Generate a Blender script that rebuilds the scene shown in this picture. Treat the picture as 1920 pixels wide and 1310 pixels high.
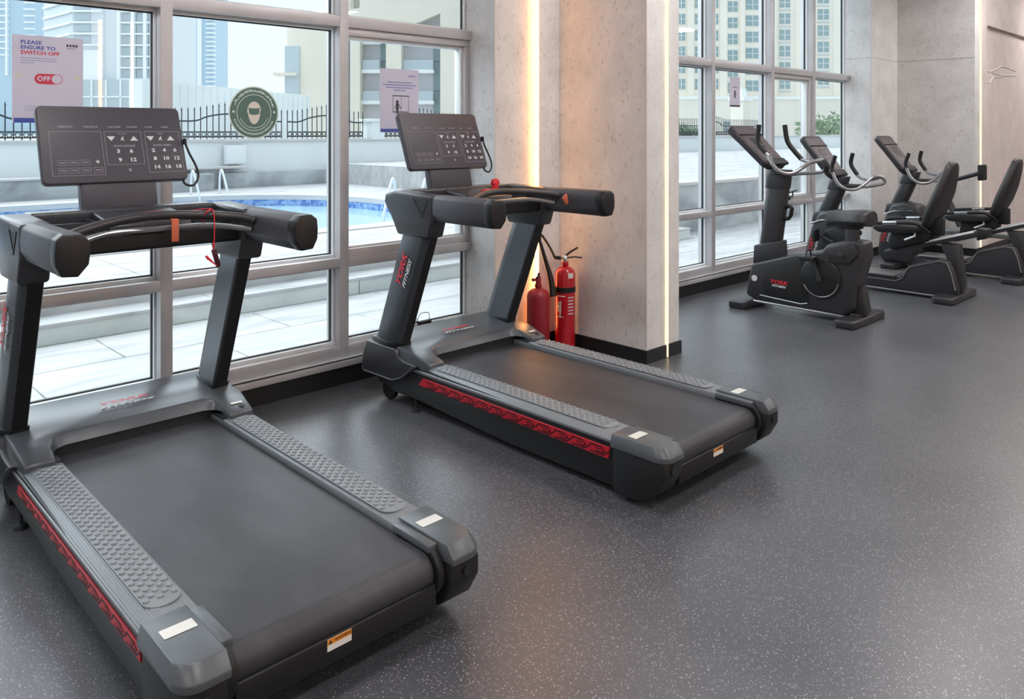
import bpy, bmesh, math, random
from mathutils import Vector, Matrix
random.seed(7)
for o in list(bpy.data.objects): bpy.data.objects.remove(o)
scn = bpy.context.scene
COL = scn.collection

# ------------------------------------------------------------------ camera, sky, sun, exposure
cam = bpy.data.cameras.new('camera'); camo = bpy.data.objects.new('camera', cam); COL.objects.link(camo)
cam.sensor_width = 36; cam.lens = 27.75; cam.shift_y = -0.2125; cam.clip_end = 2000
camo.location = (0, 0, 1.5); camo.rotation_euler = (math.radians(90), 0, math.radians(-43.974))
scn.camera = camo
scn.view_settings.view_transform = 'Standard'; scn.view_settings.look = 'None'
scn.view_settings.gamma = 1; scn.view_settings.exposure = 0.38; scn.view_settings.use_curve_mapping = False

world = bpy.data.worlds.new('overcast_sky'); scn.world = world; world.use_nodes = True
bg = world.node_tree.nodes['Background']; bg.inputs[0].default_value = (0.80, 0.91, 1.0, 1); bg.inputs[1].default_value = 0.96
sun = bpy.data.lights.new('hazy_sun', 'SUN'); sun.energy = 3.4; sun.angle = math.radians(85); sun.color = (.90, .96, 1)
suno = bpy.data.objects.new('hazy_sun', sun); COL.objects.link(suno); suno.location = (4, 12, 20)
suno.rotation_euler = Vector((0.12, -0.9, -1)).to_track_quat('-Z', 'Y').to_euler()

# ------------------------------------------------------------------ materials
def lin(c): return tuple((v/12.92 if v <= .04045 else ((v+.055)/1.055)**2.4) for v in [x/255 for x in c]) + (1,)
M = {}
def pm(name, col, rough=.5, metal=0, var=None, bump=None, spec=.5, col2=None, coat=0):
    """principled material, optional noise colour variation (scale, amount) and noise bump (scale, strength)"""
    m = bpy.data.materials.new(name); m.use_nodes = True; nt = m.node_tree; N = nt.nodes; L = nt.links
    b = N['Principled BSDF']; b.inputs['Base Color'].default_value = lin(col); b.inputs['Roughness'].default_value = rough
    b.inputs['Metallic'].default_value = metal; b.inputs['Specular IOR Level'].default_value = spec
    if coat: b.inputs['Coat Weight'].default_value = coat; b.inputs['Coat Roughness'].default_value = .15
    tc = N.new('ShaderNodeTexCoord')
    if var:
        n = N.new('ShaderNodeTexNoise'); n.inputs['Scale'].default_value = var[0]; n.inputs['Detail'].default_value = 5
        L.new(tc.outputs['Object'], n.inputs['Vector'])
        r = N.new('ShaderNodeValToRGB'); r.color_ramp.elements[0].position = .35; r.color_ramp.elements[1].position = .65
        c2 = col2 or tuple(max(0, min(255, v*(1-var[1]))) for v in col)
        r.color_ramp.elements[0].color = lin(c2); r.color_ramp.elements[1].color = lin(col)
        L.new(n.outputs['Fac'], r.inputs[0]); L.new(r.outputs[0], b.inputs['Base Color'])
    if bump:
        n2 = N.new('ShaderNodeTexNoise'); n2.inputs['Scale'].default_value = bump[0]; n2.inputs['Detail'].default_value = 3
        L.new(tc.outputs['Object'], n2.inputs['Vector'])
        bp = N.new('ShaderNodeBump'); bp.inputs['Strength'].default_value = bump[1]; bp.inputs['Distance'].default_value = .002
        L.new(n2.outputs['Fac'], bp.inputs['Height']); L.new(bp.outputs[0], b.inputs['Normal'])
    M[name] = m; return m
def em(name, col, strength):
    m = bpy.data.materials.new(name); m.use_nodes = True; nt = m.node_tree
    for n in list(nt.nodes): nt.nodes.remove(n)
    e = nt.nodes.new('ShaderNodeEmission'); o = nt.nodes.new('ShaderNodeOutputMaterial')
    e.inputs[0].default_value = (*col, 1); e.inputs[1].default_value = strength
    nt.links.new(e.outputs[0], o.inputs[0]); M[name] = m; return m
def glassmat(name, tint, ior=1.45, bumpw=0):
    m = bpy.data.materials.new(name); m.use_nodes = True; nt = m.node_tree; N = nt.nodes; L = nt.links
    for n in list(N): N.remove(n)
    t = N.new('ShaderNodeBsdfTransparent'); t.inputs[0].default_value = (*tint, 1)
    g = N.new('ShaderNodeBsdfGlossy'); g.inputs['Roughness'].default_value = .01
    f = N.new('ShaderNodeFresnel'); f.inputs[0].default_value = ior
    x = N.new('ShaderNodeMixShader'); o = N.new('ShaderNodeOutputMaterial')
    L.new(f.outputs[0], x.inputs[0]); L.new(t.outputs[0], x.inputs[1]); L.new(g.outputs[0], x.inputs[2]); L.new(x.outputs[0], o.inputs[0])
    M[name] = m; return m

def floor_mat():
    m = bpy.data.materials.new('rubber_floor'); m.use_nodes = True; nt = m.node_tree; N = nt.nodes; L = nt.links; b = N['Principled BSDF']
    g = N.new('ShaderNodeNewGeometry')
    def speck(scale, thr, keep):
        v = N.new('ShaderNodeTexVoronoi'); v.inputs['Scale'].default_value = scale; L.new(g.outputs['Position'], v.inputs['Vector'])
        a = N.new('ShaderNodeMath'); a.operation = 'LESS_THAN'; a.inputs[1].default_value = thr; L.new(v.outputs['Distance'], a.inputs[0])
        s = N.new('ShaderNodeSeparateColor'); L.new(v.outputs['Color'], s.inputs[0])
        k = N.new('ShaderNodeMath'); k.operation = 'GREATER_THAN'; k.inputs[1].default_value = keep; L.new(s.outputs[0], k.inputs[0])
        x = N.new('ShaderNodeMath'); x.operation = 'MULTIPLY'; L.new(a.outputs[0], x.inputs[0]); L.new(k.outputs[0], x.inputs[1]); return x
    s1 = speck(95, .24, .70); s2 = speck(170, .27, .55)
    mx = N.new('ShaderNodeMath'); mx.operation = 'MAXIMUM'; L.new(s1.outputs[0], mx.inputs[0]); L.new(s2.outputs[0], mx.inputs[1])
    n = N.new('ShaderNodeTexNoise'); n.inputs['Scale'].default_value = 1.3; n.inputs['Detail'].default_value = 6; L.new(g.outputs['Position'], n.inputs['Vector'])
    r = N.new('ShaderNodeValToRGB'); r.color_ramp.elements[0].color = lin((66, 67, 72)); r.color_ramp.elements[1].color = lin((82, 83, 88))
    r.color_ramp.elements[0].position = .3; r.color_ramp.elements[1].position = .7; L.new(n.outputs['Fac'], r.inputs[0])
    mix = N.new('ShaderNodeMixRGB'); mix.inputs[2].default_value = lin((150, 150, 153)); L.new(mx.outputs[0], mix.inputs[0]); L.new(r.outputs[0], mix.inputs[1])
    L.new(mix.outputs[0], b.inputs['Base Color'])
    b.inputs['Roughness'].default_value = .33; b.inputs['Specular IOR Level'].default_value = .85
    n2 = N.new('ShaderNodeTexNoise'); n2.inputs['Scale'].default_value = 140; L.new(g.outputs['Position'], n2.inputs['Vector'])
    bp = N.new('ShaderNodeBump'); bp.inputs['Strength'].default_value = .12; bp.inputs['Distance'].default_value = .002
    L.new(n2.outputs['Fac'], bp.inputs['Height']); L.new(bp.outputs[0], b.inputs['Normal'])
    M['rubber_floor'] = m
floor_mat()
def concrete_mat(name, c1, c2, speck):
    m = bpy.data.materials.new(name); m.use_nodes = True; nt = m.node_tree; N = nt.nodes; L = nt.links; b = N['Principled BSDF']
    g = N.new('ShaderNodeNewGeometry')
    n = N.new('ShaderNodeTexNoise'); n.inputs['Scale'].default_value = 4; n.inputs['Detail'].default_value = 8; n.inputs['Roughness'].default_value = .65
    L.new(g.outputs['Position'], n.inputs['Vector'])
    r = N.new('ShaderNodeValToRGB'); r.color_ramp.elements[0].position = .3; r.color_ramp.elements[1].position = .7
    r.color_ramp.elements[0].color = lin(c1); r.color_ramp.elements[1].color = lin(c2); L.new(n.outputs['Fac'], r.inputs[0])
    mp = N.new('ShaderNodeMapping'); mp.inputs['Scale'].default_value = (1, 1, .55); L.new(g.outputs['Position'], mp.inputs['Vector'])
    v = N.new('ShaderNodeTexNoise'); v.inputs['Scale'].default_value = 44; v.inputs['Detail'].default_value = 4; v.inputs['Roughness'].default_value = .7
    L.new(mp.outputs[0], v.inputs['Vector'])
    r2 = N.new('ShaderNodeValToRGB'); r2.color_ramp.elements[0].position = .335; r2.color_ramp.elements[1].position = .42
    r2.color_ramp.elements[0].color = (1, 1, 1, 1); r2.color_ramp.elements[1].color = (0, 0, 0, 1); L.new(v.outputs['Fac'], r2.inputs[0])
    mix = N.new('ShaderNodeMixRGB'); mix.inputs[2].default_value = lin(speck); L.new(r.outputs[0], mix.inputs[1])
    k = N.new('ShaderNodeMath'); k.operation = 'MULTIPLY'; k.inputs[1].default_value = .5; L.new(r2.outputs[0], k.inputs[0]); L.new(k.outputs[0], mix.inputs[0])
    L.new(mix.outputs[0], b.inputs['Base Color']); b.inputs['Roughness'].default_value = .55; b.inputs['Specular IOR Level'].default_value = .35
    bp = N.new('ShaderNodeBump'); bp.inputs['Strength'].default_value = .15; bp.inputs['Distance'].default_value = .003
    L.new(v.outputs['Fac'], bp.inputs['Height']); L.new(bp.outputs[0], b.inputs['Normal']); M[name] = m
concrete_mat('concrete', (198, 196, 195), (222, 220, 219), (142, 137, 135))
concrete_mat('concrete_dark', (206, 193, 189), (226, 214, 210), (165, 152, 148))
def stone_mat(name, c1, c2, scale=2.0, rough=.6):
    m = bpy.data.materials.new(name); m.use_nodes = True; nt = m.node_tree; N = nt.nodes; L = nt.links; b = N['Principled BSDF']
    g = N.new('ShaderNodeNewGeometry'); mp = N.new('ShaderNodeMapping'); mp.inputs['Scale'].default_value = (.6, 2.2, 1); L.new(g.outputs['Position'], mp.inputs['Vector'])
    n = N.new('ShaderNodeTexNoise'); n.inputs['Scale'].default_value = scale; n.inputs['Detail'].default_value = 8; n.inputs['Distortion'].default_value = 1.2
    L.new(mp.outputs[0], n.inputs['Vector'])
    r = N.new('ShaderNodeValToRGB'); r.color_ramp.elements[0].position = .32; r.color_ramp.elements[1].position = .62
    r.color_ramp.elements[0].color = lin(c1); r.color_ramp.elements[1].color = lin(c2); L.new(n.outputs['Fac'], r.inputs[0])
    L.new(r.outputs[0], b.inputs['Base Color']); b.inputs['Roughness'].default_value = rough; M[name] = m
stone_mat('paving', (164, 166, 168), (190, 191, 191)); stone_mat('riser_stone', (190, 197, 195), (212, 217, 215))
stone_mat('plinth_stone', (138, 145, 149), (184, 190, 192), 1.4)
def mosaic_mat():
    m = bpy.data.materials.new('pool_mosaic'); m.use_nodes = True; nt = m.node_tree; N = nt.nodes; L = nt.links; b = N['Principled BSDF']
    g = N.new('ShaderNodeNewGeometry'); v = N.new('ShaderNodeTexVoronoi'); v.inputs['Scale'].default_value = 13; v.distance = 'CHEBYCHEV'
    L.new(g.outputs['Position'], v.inputs['Vector']); s = N.new('ShaderNodeSeparateColor'); L.new(v.outputs['Color'], s.inputs[0])
    r = N.new('ShaderNodeValToRGB'); r.color_ramp.elements[0].color = lin((78, 122, 196)); r.color_ramp.elements[1].color = lin((168, 200, 236))
    L.new(s.outputs[0], r.inputs[0]); L.new(r.outputs[0], b.inputs['Base Color']); b.inputs['Roughness'].default_value = .25; M['pool_mosaic'] = m
mosaic_mat()
def belt_mat():
    m = bpy.data.materials.new('belt_rubber'); m.use_nodes = True; nt = m.node_tree; N = nt.nodes; L = nt.links; b = N['Principled BSDF']
    tc = N.new('ShaderNodeTexCoord'); n = N.new('ShaderNodeTexNoise'); n.inputs['Scale'].default_value = 3.2; n.inputs['Detail'].default_value = 5
    mp = N.new('ShaderNodeMapping'); mp.inputs['Scale'].default_value = (1.6, .8, 1); L.new(tc.outputs['Object'], mp.inputs['Vector']); L.new(mp.outputs[0], n.inputs['Vector'])
    r = N.new('ShaderNodeValToRGB'); r.color_ramp.elements[0].position = .42; r.color_ramp.elements[1].position = .72
    r.color_ramp.elements[0].color = lin((46, 46, 51)); r.color_ramp.elements[1].color = lin((64, 65, 70)); L.new(n.outputs['Fac'], r.inputs[0])
    L.new(r.outputs[0], b.inputs['Base Color']); b.inputs['Roughness'].default_value = .5
    w = N.new('ShaderNodeTexVoronoi'); w.inputs['Scale'].default_value = 260; w.inputs['Randomness'].default_value = 0; L.new(tc.outputs['Object'], w.inputs['Vector'])
    bp = N.new('ShaderNodeBump'); bp.inputs['Strength'].default_value = .3; bp.inputs['Distance'].default_value = .001
    L.new(w.outputs['Distance'], bp.inputs['Height']); L.new(bp.outputs[0], b.inputs['Normal']); M['belt_rubber'] = m
belt_mat()
def rail_mat():
    m = pm('rail_grey', (128, 133, 138), .38, .2); nt = m.node_tree; N = nt.nodes; L = nt.links; b = N['Principled BSDF']
    tc = N.new('ShaderNodeTexCoord'); w = N.new('ShaderNodeTexWave'); w.inputs['Scale'].default_value = 55; w.bands_direction = 'X'
    L.new(tc.outputs['Object'], w.inputs['Vector']); bp = N.new('ShaderNodeBump'); bp.inputs['Strength'].default_value = .6; bp.inputs['Distance'].default_value = .002
    L.new(w.outputs['Fac'], bp.inputs['Height']); L.new(bp.outputs[0], b.inputs['Normal'])
rail_mat()
glassmat('window_glass', (.95, .985, .985)); 
pm('frame_metal', (200, 198, 201), .4, .25, var=(3, .06)); pm('frame_bead', (222, 226, 228), .4, .2)
pm('gasket', (28, 32, 36), .6); pm('ceiling_white', (214, 212, 210), .8, var=(2, .04)); pm('wall_plain', (198, 190, 186), .7, var=(2, .06))
pm('baseboard_black', (26, 27, 30), .45); pm('stone_joint', (205, 200, 198), .6)
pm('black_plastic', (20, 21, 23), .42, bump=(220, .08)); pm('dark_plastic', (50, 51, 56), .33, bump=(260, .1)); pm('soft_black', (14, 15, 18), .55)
pm('hood_grey', (84, 88, 93), .3, .25, bump=(300, .06)); pm('grip_grey', (62, 61, 68), .5, bump=(350, .12)); pm('upright_grey', (66, 70, 76), .36, .25)
pm('lit_face_grey', (104, 109, 116), .3, .4); pm('cap_grey', (84, 88, 92), .35, .15); pm('pad_grey', (124, 129, 134), .48); pm('panel_purple', (60, 57, 66), .46, bump=(400, .04))
pm('print_white', (205, 205, 210), .5); pm('print_grey', (150, 147, 158), .5); pm('red_plastic', (196, 26, 46), .42); pm('red_line', (66, 6, 16), .5)
pm('logo_red', (214, 40, 54), .45); pm('orange_tag', (196, 98, 70), .55); pm('chrome', (210, 212, 215), .15, 1); pm('sticker_silver', (206, 206, 200), .35)
pm('sticker_orange', (226, 140, 30), .4); pm('sticker_white', (232, 228, 222), .5); pm('white_plastic', (206, 208, 210), .4)
pm('ext_red', (190, 22, 40), .28, coat=.5); pm('ext_red_dull', (150, 36, 48), .45); pm('silver_trim', (150, 150, 152), .3, .7)
pm('vinyl_black', (40, 38, 40), .42, bump=(150, .1)); pm('bike_body', (44, 43, 47), .4, bump=(220, .08)); pm('bike_console', (86, 76, 80), .45); pm('lcd', (60, 62, 66), .25)
pm('poster_paper', (204, 202, 220), .6); pm('poster_blue', (70, 86, 168), .6); pm('poster_red', (206, 56, 82), .6); pm('poster_text', (132, 136, 186), .6); pm('poster_dark', (62, 62, 72), .6)
pm('mask_green', (86, 116, 108), .5); pm('mask_pale', (214, 226, 220), .5); pm('mask_cream', (220, 214, 204), .5)
pm('render_white', (236, 242, 242), .8, var=(.5, .05)); pm('render_cream', (230, 224, 212), .8, var=(.4, .03)); pm('render_grey', (226, 227, 233), .8)
pm('iron', (52, 58, 66), .5); pm('steel_rail', (226, 232, 236), .3, .3); pm('tower_tan', (240, 235, 224), .8, var=(.08, .04)); pm('tower_white', (238, 243, 246), .7)  # tower colours are paled, so distance haze is painted into them
pm('tower_grey', (222, 228, 233), .7); pm('glass_teal', (142, 166, 170), .3); pm('glass_blue', (184, 208, 224), .4); pm('glass_grey', (186, 200, 208), .4); pm('leaf', (120, 150, 112), .7, var=(8, .35))  # tower grey and the pale blue and grey glass carry painted haze too
pm('coping', (204, 204, 203), .6, var=(2, .04)); pm('ground', (190, 190, 186), .9)
wm = pm('pool_water', (176, 208, 232), .12); wm.node_tree.nodes['Principled BSDF'].inputs['Specular IOR Level'].default_value = .5
nz = wm.node_tree.nodes.new('ShaderNodeTexNoise'); nz.inputs['Scale'].default_value = 1.6; bpn = wm.node_tree.nodes.new('ShaderNodeBump'); bpn.inputs['Strength'].default_value = .25
wm.node_tree.links.new(nz.outputs['Fac'], bpn.inputs['Height']); wm.node_tree.links.new(bpn.outputs[0], wm.node_tree.nodes['Principled BSDF'].inputs['Normal'])
em('led_warm', (1.0, .42, .11), 24.0); em('led_soft', (1.0, .78, .42), 1.5); em('led_mid', (1.0, .72, .30), 22.0); em('lamp_panel', (1.0, .945, .92), 28.0)

# ------------------------------------------------------------------ mesh helpers
class MB:
    def __init__(s): s.v = []; s.f = []
    def add(s, vs, fs):
        n = len(s.v); s.v += [tuple(v) for v in vs]; s.f += [tuple(i+n for i in f) for f in fs]; return s
    def box(s, x0, x1, y0, y1, z0, z1):
        return s.add([(x0,y0,z0),(x1,y0,z0),(x1,y1,z0),(x0,y1,z0),(x0,y0,z1),(x1,y0,z1),(x1,y1,z1),(x0,y1,z1)],
                     [(0,3,2,1),(4,5,6,7),(0,1,5,4),(1,2,6,5),(2,3,7,6),(3,0,4,7)])
    def prism(s, poly, a, b, axis='x'):
        n = len(poly)
        g = {'x': lambda p, t: (t, p[0], p[1]), 'y': lambda p, t: (p[0], t, p[1]), 'z': lambda p, t: (p[0], p[1], t)}[axis]
        return s.add([g(p, a) for p in poly] + [g(p, b) for p in poly],
                     [tuple(range(n))[::-1], tuple(range(n, 2*n))] + [(i, (i+1) % n, n+(i+1) % n, n+i) for i in range(n)])
    def loft(s, rings, caps=True, closed=True):
        n = len(rings[0]); vs = [p for r in rings for p in r]; fs = []
        for k in range(len(rings)-1):
            for i in range(n if closed else n-1):
                j = (i+1) % n; fs.append((k*n+i, k*n+j, (k+1)*n+j, (k+1)*n+i))
        if caps: fs += [tuple(range(n))[::-1], tuple(range((len(rings)-1)*n, len(rings)*n))]
        return s.add(vs, fs)
    def tube(s, path, r, seg=10, smooth=0):
        P = [Vector(p) for p in path]
        if smooth:
            Q = []
            for i in range(len(P)-1):
                p0 = P[max(i-1, 0)]; p1 = P[i]; p2 = P[i+1]; p3 = P[min(i+2, len(P)-1)]
                for k in range(smooth):
                    t = k/smooth
                    Q.append(.5*((2*p1)+(p2-p0)*t+(2*p0-5*p1+4*p2-p3)*t*t+(3*p1-p0-3*p2+p3)*t**3))
            P = Q+[P[-1]]
        rad = r if isinstance(r, (list, tuple)) else [r]*len(P)
        if len(rad) != len(P): rad = [rad[0]+(rad[-1]-rad[0])*i/(len(P)-1) for i in range(len(P))]
        rings = []; up = None
        for i, p in enumerate(P):
            d = (P[min(i+1, len(P)-1)]-P[max(i-1, 0)]).normalized()
            if up is None: up = d.orthogonal().normalized()
            up = (up-d*up.dot(d)).normalized(); w = d.cross(up)
            rings.append([p+(up*math.cos(2*math.pi*k/seg)+w*math.sin(2*math.pi*k/seg))*rad[i] for k in range(seg)])
        return s.loft(rings)
    def lathe(s, prof, c=(0, 0, 0), seg=20, axis='z'):
        rings = []
        for r, h in prof:
            ring = []
            for k in range(seg):
                a = 2*math.pi*k/seg; u = math.cos(a)*r; w = math.sin(a)*r
                ring.append({'z': (c[0]+u, c[1]+w, c[2]+h), 'x': (c[0]+h, c[1]+u, c[2]+w), 'y': (c[0]+u, c[1]+h, c[2]+w)}[axis])
            rings.append(ring)
        return s.loft(rings)
    def ribbon(s, pts, w, x0, x1):
        """flat stroke in the y,z plane, thick between x0 and x1"""
        for (a, b), (c, d) in zip(pts, pts[1:]):
            v = Vector((c-a, d-b)); n = Vector((-v.y, v.x)).normalized()*w/2; e = v.normalized()*w/2
            s.prism([(a-n.x-e.x, b-n.y-e.y), (c-n.x+e.x, d-n.y+e.y), (c+n.x+e.x, d+n.y+e.y), (a+n.x-e.x, b+n.y-e.y)], x0, x1)
        return s
    def xf(s, mat):
        s.v = [tuple(mat @ Vector(v)) for v in s.v]; return s
    def build(s, name, mat, parent=None, bevel=0, seg=2, off=(0, 0, 0), smooth=True, ang=38):
        me = bpy.data.meshes.new(name); bm = bmesh.new()
        vs = [bm.verts.new(Vector(v)-Vector(off)) for v in s.v]
        for f in s.f:
            try: bm.faces.new([vs[i] for i in f])
            except ValueError: pass
        bmesh.ops.recalc_face_normals(bm, faces=bm.faces)
        if bevel:
            ed = [e for e in bm.edges if len(e.link_faces) == 2 and e.calc_face_angle(0) > .5]
            bmesh.ops.bevel(bm, geom=ed, offset=bevel, segments=seg, affect='EDGES', clamp_overlap=True, profile=.5)
        bm.to_mesh(me); bm.free()
        if smooth:
            me.polygons.foreach_set('use_smooth', [True]*len(me.polygons)); me.set_sharp_from_angle(angle=math.radians(ang))
        me.materials.append(M[mat]); o = bpy.data.objects.new(name, me); COL.objects.link(o)
        if parent: o.parent = parent
        return o
def tag(o, label=None, cat=None, group=None, kind=None):
    if label: o['label'] = label
    if cat: o['category'] = cat
    if group: o['group'] = group
    if kind: o['kind'] = kind
    return o
def thing(name, label, cat, loc=(0, 0, 0), rz=0, group=None):
    o = bpy.data.objects.new(name, None); COL.objects.link(o); o.location = loc; o.rotation_euler = (0, 0, rz); o.empty_display_size = .1
    return tag(o, label, cat, group)
def struct(name, mb, mat, parent=None, **k):
    o = mb.build(name, mat, parent, **k); o['kind'] = 'structure'; return o
def copy_tree(o, parent=None):
    c = o.copy(); COL.objects.link(c)
    if parent: c.parent = parent
    for ch in list(o.children): copy_tree(ch, c)
    return c
def rrect(w, h, r, n=5, cx=0, cy=0):
    pts = []
    for sx, sy, a0 in ((1, 1, 0), (-1, 1, 90), (-1, -1, 180), (1, -1, 270)):
        for k in range(n+1):
            a = math.radians(a0+90*k/n); pts.append((cx+sx*(w/2-r)+math.cos(a)*r, cy+sy*(h/2-r)+math.sin(a)*r))
    return pts
def frame(origin, right, up):
    r = Vector(right).normalized(); u = Vector(up).normalized(); n = r.cross(u)
    return Matrix(((r.x, u.x, n.x, origin[0]), (r.y, u.y, n.y, origin[1]), (r.z, u.z, n.z, origin[2]), (0, 0, 0, 1)))
def text(name, body, size, fr, mat, parent, align='CENTER', shear=0, bold=0, sx=1):
    cu = bpy.data.curves.new('t', 'FONT'); cu.body = body; cu.size = size; cu.align_x = align; cu.align_y = 'CENTER'; cu.shear = shear; cu.offset = bold
    cu.extrude = .0004; cu.resolution_u = 2
    ob = bpy.data.objects.new('t', cu); me = bpy.data.meshes.new_from_object(ob); bpy.data.objects.remove(ob)
    me.name = name; me.transform(fr @ Matrix.Diagonal((sx, 1, 1, 1))); me.materials.clear(); me.materials.append(M[mat])
    o = bpy.data.objects.new(name, me); COL.objects.link(o)
    if parent: o.parent = parent
    return o

# ------------------------------------------------------------------ room shell
ZC = 3.55
struct('floor', MB().box(-4.2, 17, -5.6, 4.2, -.15, 0), 'rubber_floor', smooth=False)
struct('ceiling', MB().box(-4.2, 17, -5.6, 4.3, ZC, ZC+.15), 'ceiling_white', smooth=False)
struct('wall_rear', MB().box(-4.2, 17, -5.75, -5.6, 0, ZC), 'wall_plain', smooth=False)
struct('wall_left', MB().box(-4.35, -4.2, -5.6, 4.3, 0, ZC), 'wall_plain', smooth=False)
struct('wall_right', MB().box(17, 17.15, -5.6, 4.3, 0, ZC), 'wall_plain', smooth=False)
w = struct('wall_pillar', MB().box(4.17, 4.54, 3.07, 4.2, 0, ZC), 'concrete', bevel=.004, seg=1)
struct('wall_niche', MB().box(3.56, 3.935, 3.855, 4.2, 0, ZC).box(3.945, 4.17, 3.83, 4.2, 0, ZC).box(3.935, 3.945, 3.90, 4.2, 0, ZC), 'concrete', bevel=.003, seg=1)
struct('wall_far_pillar', MB().box(9.70, 10.55, 3.84, 4.2, 0, ZC), 'concrete', bevel=.003, seg=1)
struct('wall_far_corner', MB().box(10.55, 10.74, 2.95, 4.2, 0, ZC), 'concrete', bevel=.003, seg=1)
wf = struct('wall_far', MB().box(10.74, 11.04, 2.95, 4.2, 0, ZC).box(11.04, 17, 2.95, 4.2, 2.82, ZC).box(11.04, 17, 3.0, 4.2, 0, 2.82), 'concrete_dark', bevel=.003, seg=1)
# horizontal panel joints of the concrete cladding
struct('trim_1', MB().box(9.696, 9.70, 3.842, 4.19, 2.395, 2.403).box(9.70, 10.55, 3.836, 3.84, 2.395, 2.403).box(10.546, 10.55, 2.95, 3.836, 2.395, 2.403), 'stone_joint', smooth=False)
# pale corner beads
struct('trim_2', MB().box(3.548, 3.562, 3.843, 3.857, .1, ZC).box(9.69, 9.704, 3.828, 3.842, .1, ZC).box(4.164, 4.176, 3.064, 3.076, .1, ZC), 'stone_joint', smooth=False)
# marble veins on the recessed panel
vein = MB()
for pts in ([(11.08, 2.31), (11.25, 2.26), (11.5, 2.29), (11.9, 2.36), (12.5, 2.33)], [(11.08, 2.14), (11.3, 2.12), (11.5, 2.2), (11.9, 2.22)], [(11.4, 2.26), (11.8, 2.24), (12.5, 2.27)]):
    vein.tube([(x, 3.0, z) for x, z in pts], .008, 6, smooth=4)
struct('trim_3', vein, 'stone_joint')
bb = MB().box(-4.2, 3.56, 4.075, 4.2, 0, .105)
struct('baseboard_window', bb, 'baseboard_black', smooth=False)
struct('baseboard_niche', MB().box(3.56, 4.17, 3.815, 3.83, 0, .09), 'baseboard_black', smooth=False)
struct('baseboard_pillar', MB().box(4.158, 4.17, 3.07, 3.83, 0, .085).box(4.158, 4.552, 3.058, 3.07, 0, .085).box(4.54, 4.552, 3.07, 4.07, 0, .085), 'baseboard_black', smooth=False)
struct('baseboard_far', MB().box(4.54, 9.70, 4.075, 4.2, 0, .105).box(9.70, 10.53, 3.825, 3.84, 0, .1).box(10.535, 10.55, 2.935, 3.84, 0, .1).box(10.55, 17, 2.935, 2.95, 0, .1), 'baseboard_black', smooth=False)

YF, YG = 4.09, 4.185          # frame front plane and glass plane
def window(name, x0, x1, mull, casement):
    root = bpy.data.objects.new(name, None); COL.objects.link(root); root['kind'] = 'structure'; root.location = (x0, YF, 0)
    off = (x0, YF, 0)
    MB().box(x0, x1, 4.06, 4.24, .105, .138).build('sill_trim', 'frame_metal', root, bevel=.003, off=off)
    MB().box(x0, x1, 4.085, 4.24, .138, .148).build('sill_joint', 'gasket', root, off=off)
    MB().box(x0, x1, 4.075, 4.24, .148, .156).build('sill_ledge', 'frame_bead', root, off=off)
    MB().box(x0, x1, YF, 4.24, .156, .224).build('bottom_rail', 'frame_metal', root, bevel=.002, off=off)
    MB().box(x0, x1, YF, 4.24, .695, .748).build('middle_rail', 'frame_metal', root, bevel=.002, off=off)
    MB().box(x0, x1, YF, 4.24, 2.127, 2.19).build('transom', 'frame_metal', root, bevel=.002, off=off)
    for m in mull: MB().box(m-.03, m+.03, YF-.003, 4.24, .15, ZC).build('mullion', 'frame_metal', root, bevel=.002, off=off)
    edges = [x0] + list(mull) + [x1]
    for i in range(len(edges)-1):
        a = edges[i] + (.03 if i else 0); b = edges[i+1] - (.03 if i+1 < len(edges)-1 else 0)
        for z0, z1 in ((.224, .695), (.748, 2.127), (2.19, ZC)):
            t = .016
            bead = MB().box(a, b, YG-.035, YG+.02, z0, z0+t).box(a, b, YG-.035, YG+.02, z1-t, z1).box(a, a+.008, YG-.03, YG+.02, z0, z1).box(b-.008, b, YG-.03, YG+.02, z0, z1)
            bead.build('glazing_bead', 'frame_bead', root, off=off)
            g = MB().box(a+.004, b-.004, YG-.006, YG+.012, z0+t, z0+t+.006).box(a+.004, b-.004, YG-.006, YG+.012, z1-t-.006, z1-t).box(a+.008, a+.013, YG-.006, YG+.012, z0+t, z1-t).box(b-.013, b-.008, YG-.006, YG+.012, z0+t, z1-t)
            g.build('gasket', 'gasket', root, off=off)
            MB().add([(a, YG, z0), (b, YG, z0), (b, YG, z1), (a, YG, z1)], [(0, 1, 2, 3)]).build('pane', 'window_glass', root, off=off, smooth=False)
            if i == casement and z0 == .748:
                c = .045
                cas = MB().box(a, b, YF+.02, YG+.02, z0, z0+c).box(a, b, YF+.02, YG+.02, z1-c, z1).box(a, a+.012, YF+.02, YG+.02, z0+c, z1-c).box(b-c, b, YF+.02, YG+.02, z0+c, z1-c)
                cas.build('casement_frame', 'frame_metal', root, bevel=.003, off=off)
                MB().box(a, b, YF+.045, YG+.01, z1-c-.02, z1-c).box(b-c-.02, b-c, YF+.045, YG+.01, z0+c+.014, z1-c-.02).box(a, b, YF+.045, YG+.01, z0+c, z0+c+.014).build('casement_bead', 'frame_bead', root, bevel=.002, off=off)
    return root
W1 = window('window_1', -4.2, 3.56, [-3.68, -2.64, -1.60, -.56, .476, 1.516, 2.553], 7)
W2 = window('window_2', 4.55, 9.70, [5.5, 6.62, 7.78, 8.74], 3)
h = MB().box(8.12, 8.16, 4.085, 4.105, .76, .80).tube([(8.14, 4.09, .79), (8.14, 4.05, .80), (8.14, 4.05, .85)], .008, 8).tube([(8.06, 4.05, .845), (8.24, 4.05, .86)], .008, 8)
h.build('casement_handle', 'black_plastic', W2, off=(4.55, YF, 0))

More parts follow.
